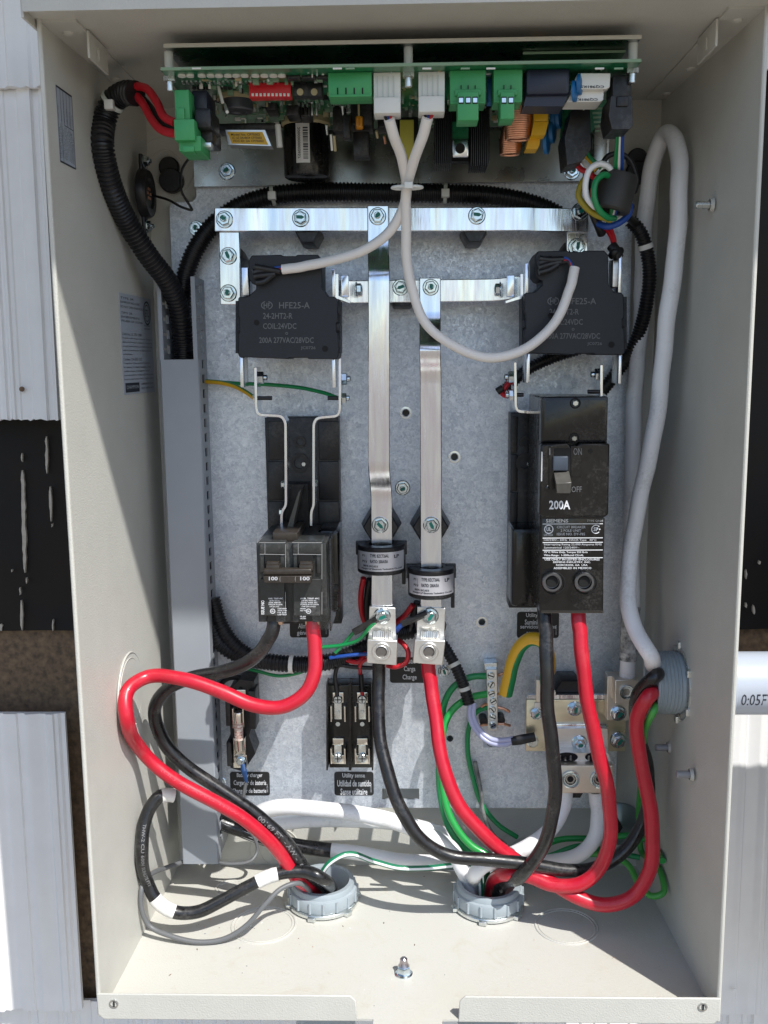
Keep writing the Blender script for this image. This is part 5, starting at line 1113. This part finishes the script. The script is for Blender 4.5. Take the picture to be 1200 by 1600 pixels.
band(o, p3, r3, 0, .03, TAPE, 1.06); band(o, p3, r3, .258, .318, TAPE, 1.06, rag=.03); band(o, p3, r3, .492, .545, TAPE, 1.07, rag=.06)
tube_text(o, 'THW-2 CU 600V SUNLITE FT1', *wire.last, PRINTC, .09, .14, -.1, .5)
o = wire([(592,1030,.146),(592,1060,.144),(592,1110,.134),(598,1170,.120),(610,1225,.108),(628,1270,.100),(655,1308,.096),(700,1335,.096),(760,1343,.098),(830,1352,.102),(890,1360,.106),(940,1352,.112),(985,1318,.118),(1010,1262,.122),(1012,1200,.120),(1000,1150,.112),(992,1110,.104),(1000,1078,.096),(1025,1056,.088),('w',W_-.02,cR[1]-.002,cR[2]+.006),('w',W_+.03,cR[1],cR[2]+.005)], 12.2, BLK, 'cable', None, 'thick black cable from the left load lug sweeping right and up into the right wall', 'cable', floor_ok=True)
o = wire([(668,1030,.146),(671,1060,.144),(679,1110,.134),(688,1165,.122),(700,1220,.112),(722,1268,.106),(755,1304,.104),(800,1338,.106),(850,1370,.104),(900,1402,.096),(945,1415,.092),(990,1400,.090),(1016,1360,.090),(1020,1300,.092),(1008,1230,.094),(997,1165,.094),(999,1115,.090),(1015,1085,.086),('w',W_-.02,cR[1]-.006,cR[2]-.006),('w',W_+.03,cR[1]-.003,cR[2]-.006)], 13.2, RED, 'cable', None, 'thick red cable from the right load lug sweeping right and up into the right wall', 'cable', floor_ok=True)
p4, r4 = wire.last
o = wire([(850,950,.100),(852,985,.094),(854,1040,.086),(857,1100,.082),(863,1170,.080),(866,1230,.082),(860,1290,.086),(842,1335,.092),(812,1370,.098),W(h2,.008,-.012,.022),W(h2,.006,-.008,-.09)], 12.6, BLK, 'cable', None, 'thick black cable hanging from the 200 A breaker into the right bushing', 'cable', floor_ok=True)
o = wire([(903,950,.100),(905,985,.094),(911,1040,.088),(922,1110,.084),(935,1180,.084),(949,1240,.086),(955,1300,.088),(940,1352,.092),(905,1382,.094),(862,1384,.098),(825,1370,.104),(795,1366,.108),W(h2,.003,.004,.014),W(h2,.002,.002,-.09)], 13, RED, 'cable', None, 'thick red cable hanging from the 200 A breaker, looping left into the right bushing', 'cable', floor_ok=True)
# white neutrals
o = wire([('w',W_+.03,cR[1]+.004,cR[2]+.010),('w',W_-.02,cR[1]+.002,cR[2]+.012),(1018,1022,.088),(994,985,.102),(980,930,.118),(985,860,.128),(1003,770,.128),(1022,670,.124),(1036,570,.120),(1046,470,.118),(1056,380,.118),(1062,300,.120),(1062,245,.126),(1052,212,.136),(1036,210,.150),(1020,250,.160),(1010,330,.168),(1004,430,.172),(998,540,.174),(990,660,.174),(986,760,.172),(988,860,.168),(986,940,.160),(983,1000,.152),(980,1060,.150)], 14.2, WHT, 'cable', None, 'thick white cable doubled back in a tall loop up the right wall', 'cable', n=12)
pw, rw = wire.last; o2 = band(o, pw, rw, .935, .985, mat('scuffed_white_tape',(.5,.5,.48),.6,0,var=.9,vscale=160,dirt=(.03,.03,.03)), 1.06, rag=.1)
wire([(884,1235,.150),(880,1265,.146),(862,1295,.140),(828,1322,.132),(788,1340,.126),(758,1350,.122),(744,1362,.122),W(h2,-.010,.010,.012),W(h2,-.008,.006,-.09)], 14, WHT, 'cable', None, 'white cable from the left hole of the neutral lug down to the right bushing', 'cable', floor_ok=True)
wire([(392,1282,.180),(410,1268,.174),(445,1260,.168),(500,1263,.164),(560,1272,.160),(615,1285,.158),(665,1303,.156),(705,1325,.154),(722,1352,.146),W(h2,-.016,.008,.014),W(h2,-.012,.004,-.09)], 15, WHT, 'cable', None, 'upper white cable arching from the lower left to the right bushing', 'cable', floor_ok=True)
wire([(380,1300,.188),(420,1288,.184),(480,1282,.182),(540,1282,.182),(600,1284,.184),(660,1292,.186),(715,1312,.186),(760,1342,.180)], 13.5, WHT, 'cable', None, 'lower white cable running just behind the upper one at the bottom left', 'cable', floor_ok=True)
o = wire([(931,1235,.150),(934,1270,.152),(930,1305,.154),(908,1333,.156),(870,1345,.160),(800,1352,.168),(740,1352,.176),(680,1346,.180),(620,1344,.182),(560,1334,.184),(510,1328,.186),(450,1318,.186),(400,1305,.186),(345,1285,.186)], 13.5, WHT, 'cable', None, 'white-taped cable from the neutral lug\'s right hole, running low along the back wall', 'cable', floor_ok=True)
pq, rq = wire.last; band(o, pq, rq, .735, 1.01, BLK, 1.02, 'black_section'); band(o, pq, rq, 0, .025, BLK, .9, 'black_section')
# yellow and green earth cable
wire([(790,1085,.172),(795,1062,.170),(803,1030,.166),(815,1008,.160),(833,998,.154),(850,1004,.150),(856,1030,.150),(853,1070,.160)], 12.5, YEL, 'cable', None, 'thick yellow and green earth cable bent over behind the 200 A breaker\'s black cable', 'cable', stripe=GRN, sa=(.24,.62), seg=24)
# green wires
gw = 'green wires'
wire([(762,1056,.182),(735,1058,.180),(708,1074,.178),(694,1100,.178),(690,1140,.182),(686,1190,.182),(688,1240,.180),(700,1290,.172),(725,1325,.160),(755,1345,.146),W(h2,.0,.014,.01),W(h2,0,.006,-.08)], 5.5, GRN, 'wire', None, 'dull green wire from the top of the ground bar passing behind the red load cable', 'wire', floor_ok=True)
wire([(762,1084,.182),(735,1090,.178),(708,1108,.172),(694,1135,.168),(690,1190,.160),(694,1245,.150),(708,1285,.142),(735,1320,.136),(770,1340,.132)], 5.9, GRNL, 'wire', None, 'bright green wire from the ground bar curving down beside the red load cable', 'wire', floor_ok=True)
wire([(764,1104,.184),(745,1112,.186),(733,1135,.188),(731,1175,.189),(739,1215,.189),(752,1255,.188),(778,1288,.188),(808,1308,.190)], 4, GRN, 'wire', None, 'thin green wire dropping in a long curve from the ground bar', 'wire')
wire([(742,1190,.189),(750,1230,.188),(755,1270,.186),(770,1303,.186),(790,1320,.186)], 3.5, mat('grey_black_wire',(.22,.23,.22),.5,0,var=.9,vscale=60,dirt=(.02,.02,.02)), 'wire', None, 'thin grey wire beside the long green one below the ground bar', 'wire')
wire([('w',W_+.03,cR[1]+.004,cR[2]-.017),('w',W_-.018,cR[1]+.002,cR[2]-.014),(1022,1110,.084),(1008,1140,.100),(1004,1190,.130),(1000,1240,.160),(998,1290,.180),(1002,1330,.180),(1020,1345,.160),(1034,1368,.130),(1036,1395,.110),(1018,1400,.110),(1000,1385,.120),(980,1350,.140),(940,1335,.160),(880,1338,.170),(800,1342,.170)], 5.2, mat('leaf_green_wire',(.06,.36,.06),.4,0,coat=.2), 'wire', None, 'leaf-green wire from the right wall fitting looping in the lower right corner', 'wire', floor_ok=True)
wire([(1035,1345,.140),(1018,1318,.160),(990,1306,.176),(930,1310,.184),(870,1313,.188),(820,1340,.190),(790,1352,.19)], 5.2, GRNL, 'wire', None, 'bright green wire along the back wall behind the neutral cables, upper of the pair', 'wire', floor_ok=True)
wire([(800,1345,.17),(850,1340,.164),(905,1322,.170),(950,1330,.176),(1000,1340,.17)], 4.6, GRN, 'wire', None, 'dark green wire weaving between the white cables at the lower right', 'wire', floor_ok=True)
o = wire([(495,1378,.130),(515,1348,.130),(545,1334,.136),(585,1346,.144),(625,1356,.150),(670,1356,.152),(720,1352,.150),(745,1360,.14),W(h2,-.006,0,0)], 4.6, mat('dark_green_wire',(.005,.17,.08),.4,0,coat=.2), 'wire', None, 'green wire with a white stripe arching between the two floor bushings', 'wire', floor_ok=True, stripe=WHT, sa=(.2,.32))
wire([(600,1352,.16),(660,1358,.158),(720,1356,.156)], 3.2, GREYW, 'wire', None, 'short thin dark wire beside the green one between the bushings', 'wire', floor_ok=True)
# grey stray wires
wire([(288,1346,.165),(262,1355,.150),(236,1366,.130),(222,1385,.108),(221,1420,.096),(234,1447,.090),(265,1462,.086),(310,1472,.084),(350,1467,.086),(385,1446,.090),(415,1412,.096),(440,1388,.104),(468,1380,.112),W(h1,-.006,-.006,-.004),W(h1,-.004,-.004,-.07)], 4.2, GREYW, 'wire', None, 'thin grey wire sagging over the floor at the lower left into the left bushing', 'wire', floor_ok=True)
wire([(385,1222,.170),(381,1240,.170),(379,1262,.172),(384,1290,.176),(398,1310,.178),(402,1330,.178),(392,1345,.172),(365,1350,.170),(335,1347,.172)], 3.0, GREYW, 'wire', None, 'thin dark wire hanging from the left fuse holder to the foot of the duct', 'wire', floor_ok=True)
b = MB(); b.tube([P(379,1194,.160),P(381,1204,.158),P(385,1222,.160)], [.0020,.0027,.0014], mat('dusty_blue_crimp',(.01,.05,.16),.5), 12, flat=.6); tag(b.build('crimp_terminal'), 'blue crimp connector at the foot of the left fuse holder', 'crimp connector')
wire([(322,1224,.18),(350,1270,.185),(395,1290,.188)], 8, BLK, 'wire', None, 'black lead behind the big cables left of the battery charger sticker', 'wire')
wire([(328,1105,.188),(352,1062,.185),(376,1060,.180),(376,1078,.170)], 4.5, BP, 'wire', None, 'short black lead entering the top of the left fuse holder', 'wire')
# sensing leads at the lugs
y3_ = YBAR+.002
wire([(492,1012,.160),(535,1008,.156),(560,1000,.152),(578,980,.146),(590,968,.1455)], 3.2, GRN, 'wire', None, 'thin green lead rising to the bolt of the left load lug, upper of two', 'wire', stripe=WHT, sa=(.5,.75))
wire([(524,1020,.158),(540,1003,.156),(556,985,.152),(575,975,.148)], 3.0, GRN, 'wire', None, 'thin green lead rising to the left load lug, lower of two', 'wire', stripe=WHT, sa=(.4,.7))
for p, m, rp, lb in (([(553,988,.151),(590,967,.1450)],mat('dusty_heat_shrink',(.03,.03,.03),.35,0,var=.8,vscale=200),6,'black heat-shrink sleeve at the left load lug bolt'),([(628,975,.151),(668,958,.1450)],mat('heat_shrink_black',(.018,.018,.02),.4),5.5,'black heat-shrink sleeve at the right load lug bolt')):
    b = MB(); b.tube(resample([P(*p[0]),P(*p[1])],.004), rp*mpp(.15), m, 14, flat=.7); tag(b.build('heat_shrink_sleeve'), lb, 'cable sleeve')
wire([(598,1010,.172),(612,992,.160),(622,982,.153),(630,974,.151)], 4, BLUEW, 'wire', None, 'short blue lead between the two load lugs', 'wire')
wire([(515,1028,.160),(545,1024,.158),(585,1020,.160),(600,1014,.17)], 3.0, BLUEW, 'wire', None, 'thin blue lead passing behind the left load lug', 'wire')
wire([(610,998,.176),(628,1004,.164),(638,1020,.158),(634,1035,.156),(618,1042,.156),(605,1040,.16)], 4, REDW, 'wire', None, 'red loop of wire between the two load lugs', 'wire')
wire([(572,1020,.17),(560,1034,.165),(545,1032,.168),(530,1025,.17)], 4, REDW, 'wire', None, 'short red wire left of the left load lug', 'wire')
wire([(600,1040,.17),(575,1030,.166),(564,1036,.166),(563,1052,.170),(566,1085,.172)], 3.2, REDW, 'wire', None, 'thin red wire dropping into the right half of the empty fuse holder', 'wire')
wire([(590,1044,.168),(550,1042,.168),(530,1040,.168),(524,1052,.170),(527,1088,.171)], 3.4, BP, 'wire', None, 'thin black wire dropping into the left half of the empty fuse holder', 'wire')
b = MB(); b.tube([P(564,1054,.169),P(566,1080,.170)], .0022, BP, 10); tag(b.build('heat_shrink_sleeve'), 'black sleeve on the thin red wire above the empty fuse holder', 'cable sleeve')
wire([(568,903,.165),(564,930,.172),(566,960,.178),(578,990,.18)], 4.5, REDW, 'wire', None, 'red wire curving down behind the left side of the higher ring', 'wire')
wire([(578,905,.17),(574,940,.176),(576,985,.18),(580,1010,.182)], 6, BP, 'wire', None, 'black wire pair below the left side of the higher ring', 'wire')
wire([(645,945,.165),(632,962,.170),(615,975,.176)], 4.5, REDW, 'wire', None, 'red wire slanting from the lower ring towards the left load lug', 'wire')
wire([(652,940,.168),(645,965,.172),(640,985,.178)], 5.5, BP, 'wire', None, 'black wire below the left side of the lower ring', 'wire')
for k, lb in enumerate(('outer','inner')):
    wire([(735+k*6,1098,.168),(734+k*6,1120,.166),(744+k*5,1142-k*3,.162),(765+k*3,1160-k*5,.158),(790,1163-k*7,.156),(802,1158-k*4,.155)], 4.2, mat('lilac_white_wire%d' % k,(.42,.44,.62),.35,0,coat=.3), 'wire', None, lb+' of two pale lilac wires from the taped conduit to the neutral bar', 'wire')
b = MB(); b.tube([P(799,1158,.155),P(812,1156,.1545),P(836,1151,.155)], [.0038,.0044,.0040], BP, 14, flat=.8); tag(b.build('heat_shrink_sleeve'), 'black sleeve where the lilac wires reach the neutral bar', 'cable sleeve')
wire([(322,596,.185),(345,598,.176),(368,604,.164),(388,615,.148),(396,621,.140)], 3.6, YEL, 'wire', None, 'thin yellow wire from the duct to the left strap below the left relay', 'wire', stripe=GRN, sa=(.0,.12))
wire([(320,595,.19),(370,599,.180),(420,601,.172),(470,606,.164),(510,615,.150),(528,622,.140)], 3.0, GRN, 'wire', None, 'thin dark green wire passing under the left relay to its right strap', 'wire')
wire([(372,1042,.185),(400,1048,.180),(435,1056,.176),(465,1052,.178),(485,1044,.182)], 2.8, GRN, 'wire', None, 'thin green wire slung under the conduits by the red cable', 'wire')
wire([(802,590,.150),(792,602,.148),(785,615,.148),(798,620,.142)], 4, REDW, 'wire', None, 'short red wire at the bolts left of the right strap', 'wire')
b = MB(); b.tube([P(777,612,.148),P(786,606,.147)], .003, BP, 10); tag(b.build('wire_boot'), 'tiny black boot on the red wire beside the right strap', 'cable sleeve')
# the white leads from the control board to the relays
for k,(pts,lb) in enumerate((([(608,186,.036),(616,215,.045),(628,250,.060),(634,290,.075),(628,325,.085),(608,362,.092),(572,388,.098),(530,404,.104),(480,416,.108),(441,421,.110)],'white lead from the left white plug to the left relay'),
                   ([(668,184,.036),(660,215,.045),(646,255,.060),(637,295,.075),(634,340,.085),(634,400,.095),(644,455,.100),(668,505,.102),(710,540,.102),(765,560,.102),(820,546,.102),(862,510,.104),(887,465,.106),(898,418,.110)],'white lead from the right white plug looping under to the right relay'))):
    o = wire(pts, 8.6, WHTO, 'lead', None, lb, 'lead')
    u0 = 605 if k == 0 else 672
    for j, m in enumerate((BP, BLUEW, REDW)):
        wire([(u0-6+j*5 if k == 0 else u0-8+j*7, 174, .038), (pts[0][0]-3+j*3, pts[0][1]+4, .0365)], 2.4, m, 'core', o)
    ue, ve = (441,421) if k == 0 else (898,418)
    for j, m in enumerate((BLUEW, REDW, BP)):
        if k == 0: wire([(447,419+j*3-2,.1105),(432,421+j*3-3,.111),(418,428+j*4-6,.1115)], 2.2, m, 'core', o)
        else: wire([(897-j*2,424,.1105),(893-j*3,410-j*2+3,.111),(886-j*3,404+j*3,.1115),(870,404+j*5,.112)], 2.2, m, 'core', o)
b = MB(); q = P(636,293,.072); b.tube(resample([q+np.array([math.cos(a)*.0105, math.sin(a)*.006, 0]) for a in np.linspace(0,6.28,20)],.002), .0011, NYL, 8); b.box(q+np.array([-.002,-.010,-.0022]), q+np.array([.004,-.006,.0022]), NYL, .0006); tag(b.build('cable_tie'), 'white cable tie where the two white leads cross below the board', 'cable tie')
for dx, dy, lb in ((0,0,'left'),(447,-8,'right')):
    b = MB()
    if dx == 0: L = [[(438,424),(415,420),(398,417)],[(430,428),(412,430),(396,432)],[(425,430),(412,440),(400,442)],[(418,422),(402,424),(395,426)]]
    else: L = [[(880,405),(860,406),(842,404)],[(876,409),(858,413),(842,418)],[(872,413),(858,421),(842,426)],[(862,404),(850,409),(841,411)]]
    for l in L: b.tube(spline([P(u,v,.1115-.001*i) for i,(u,v) in enumerate(l)],5), .0024, BP, 10)
    tag(b.build('heat_shrink_bundle'), 'bundle of black heat-shrink sleeves at the upper left corner of the %s relay' % lb, 'cable sleeve')
# wires on the left of the board
wire([(206,134,.078),(228,138,.070),(244,158,.062),(256,182,.054),(274,192,.046)], 6.2, REDW, 'wire', None, 'upper of two red wires from the thick conduit to the left green terminal', 'wire')
wire([(208,144,.080),(222,160,.074),(236,185,.066),(252,203,.056),(278,210,.046)], 6.2, REDW, 'wire', None, 'lower of two red wires from the thick conduit to the left green terminal', 'wire')
wire([(210,140,.084),(234,165,.076),(252,192,.066),(276,202,.050)], 4.5, BP, 'wire', None, 'black wire between the two red ones at the left green terminal', 'wire')
wire([(308,237,.07),(292,252,.10),(283,272,.13),(284,300,.15),(297,322,.16),(300,328,.16),(285,324,.16),(262,312,.17),(233,304,.18)], 2.0, BP, 'wire', None, 'thin black wire from the board to the round buzzer on the left wall', 'wire')
# buzzer on the left wall
cbz = PX(221,303,.012); t = thing('buzzer', cbz, 'round black buzzer bolted to the back of the left wall by two ears', 'buzzer')
b = MB(); b.ring(cbz, (1,0,0), [(0,.0190),(.005,.0190),(.0075,.0175),(.0075,.012),(.006,.010),(.006,.0001)], BP, 44, True); 
for s in (-1,1): b.box(cbz+np.array([0,-.005,s*.017]), cbz+np.array([.003,.005,s*.030]), BP, .001)
b.build('body', t)
b = MB()
for i in range(6): a = i*1.047; b.box(cbz+np.array([.0058,math.cos(a)*.004-.0009,math.sin(a)*.004-.0009]), cbz+np.array([.0068,math.cos(a)*.004+.0009,math.sin(a)*.004+.0009]), COPPER)
b.build('sound_holes', t)
for s in (-1,1): b = MB(); b.hexbolt(cbz+np.array([.003,0,s*.025]), (1,0,0), .0042, stud=True); b.build('bolt', t)
b = MB(); b.cyl(P(266,263,YB),(0,-1,0),.006,.0085,BP,26,.001); b.cyl(P(270,284,YB),(0,-1,0),.008,.0100,BP,26,.001); tag(b.build('snap_bushing'), 'pair of round black plugs in the back wall at the upper left', 'plug')
b = MB(); b.cyl(P(994,250,YB),(0,-1,0),.006,.0085,BP,26,.001); b.cyl(P(993,272,YB),(0,-1,0),.008,.0095,BP,26,.001); tag(b.build('snap_bushing'), 'pair of round black plugs behind the ferrite sleeve at the upper right', 'plug')
# ferrite and its bundle
cf0, cf1 = P(953,330,.090), P(968,272,.090); ax_ = cf1-cf0; L_ = np.linalg.norm(ax_); ax_ /= L_; r = 29*mpp(.090)
b = MB(); b.ring(cf0, ax_, [(0,r*.62),(0,r*.9),(.0015,r),(L_-.0015,r),(L_,r*.93),(L_,r*.62),(L_-.004,r*.58),(0,r*.58),(0,r*.62)], FERR, 44); tag(b.build('ferrite_sleeve'), 'dark grey ferrite sleeve holding a bundle of coloured wires beside the right plug', 'ferrite core')
cols = [(GRN,'green'),(WHT,'white'),(BLUEW,'blue')]
for k,(m,nm) in enumerate(cols):
    wire([(966+k*3,198,.045),(965+k*3,225,.060),(963+k*4,250,.075),(962+k*4,278,.088),(956+k*3,330,.095),(950,350,.105)], 3.8, m, 'wire', None, nm+' wire dropping straight from the right plug through the ferrite sleeve', 'wire')
for k,(m,nm,pp_) in enumerate(((WHT,'white',[(903,242,.095),(912,252,.094),(920,262,.09)]),(YEL,'yellow',[(907,237,.095),(918,252,.094),(932,266,.092)]),(GRN,'green',[(912,232,.095),(922,248,.094),(940,262,.092)]),(REDW,'red',[(899,246,.095),(905,262,.094),(918,270,.092),(930,278,.094)]))):
    wire(pp_, 4.2, m, 'wire', None, nm+' wire leaving the slanting black plug above the ferrite sleeve', 'wire')
wire([(957,276,.085),(952,262,.080),(938,256,.078),(922,264,.077),(915,285,.077),(917,308,.078),(928,322,.080),(934,324,.086)], 4.6, WHT, 'wire', None, 'white wire looped around the outside of the ferrite sleeve', 'wire')
wire([(958,280,.084),(944,273,.078),(932,282,.075),(928,303,.074),(934,325,.075),(948,339,.080),(960,341,.090)], 4.6, GRN, 'wire', None, 'green wire looped around the front of the ferrite sleeve', 'wire')
wire([(925,268,.10),(910,285,.098),(904,305,.097),(912,320,.096),(930,335,.095),(955,344,.096)], 4.6, mat('olive_yellow_wire',(.38,.30,.02),.4), 'wire', None, 'olive-yellow wire curving around the left of the ferrite sleeve', 'wire')
wire([(985,320,.10),(982,335,.098),(968,348,.096),(950,354,.098),(935,350,.104)], 5.0, BLUEW, 'wire', None, 'blue wire curving under the ferrite sleeve', 'wire')
wire([(978,328,.10),(968,342,.098),(950,348,.1)], 4, WHT, 'wire', None, 'white wire curving under the ferrite sleeve', 'wire')
wire([(935,285,.105),(925,300,.104),(925,318,.102),(940,335,.1)], 4.2, REDW, 'wire', None, 'red wire behind the loops left of the ferrite sleeve', 'wire')
wire([(918,270,.112),(918,300,.112),(926,330,.112),(935,352,.114),(940,365,.12)], 7, BP, 'wire', None, 'black wire behind the loops left of the ferrite sleeve', 'wire')
for k in (0,1): wire([(940+k*14,352,.11),(950+k*6,362,.12),(957+k*3,376,.126),(958+k*2,390,.13)], 3.2, REDW, 'wire', None, ('left','right')[k]+' of two thin red wires running down to the right relay', 'wire')
b = MB(); b.tube(spline([P(956,384,.128),P(962,393,.126),P(966,402,.128)],5), .0042, BP, 12); b.tube(spline([P(970,392,.128),P(960,394,.124),P(956,400,.128)],5), .003, BP, 12); tag(b.build('heat_shrink_bundle'), 'knotted black sleeve at the upper right corner of the right relay', 'cable sleeve')
wire([(940,258,.12),(950,244,.12),(968,240,.12),(982,248,.12),(990,262,.12),(995,285,.12),(990,300,.12),(980,302,.12)], 4, BP, 'wire', None, 'black wire arching behind the ferrite sleeve', 'wire')
wire([(985,322,.11),(980,335,.12),(988,345,.14),(996,352,.15)], 6, BP, 'wire', None, 'black lead from the ferrite bundle into the thin conduit', 'wire')
# drilling swarf and grit on the floor of the enclosure
b = MB(); rn = random.Random(11)
for i in range(90):
    x, y = rn.uniform(.02,.42), rn.uniform(.01,.2); s = rn.uniform(.0002,.0006)
    if rn.random() < .4: x = rn.gauss(.09,.03); y = rn.gauss(.12,.03)
    a = rn.random()*3; L = s*rn.choice([1,1,3]); d = np.array([math.cos(a)*L, math.sin(a)*L, 0]); e = np.array([-math.sin(a)*s, math.cos(a)*s, 0]); c = np.array([x, y, ZF+.0001])
    b.add([c+d, c+e, c-d, c-e, c+np.array([0,0,s])], [(0,1,4),(1,2,4),(2,3,4),(3,0,4)], rn.choice([GREYW, OSB, COPPER, TAPE]))
tag(b.build('swarf'), 'fine grit and drilling swarf scattered on the enclosure floor', 'debris', kind='stuff')
# ================================================================ finish
for o in bpy.data.objects:
    for k in ('_w', '_r'):
        if k in o: del o[k]
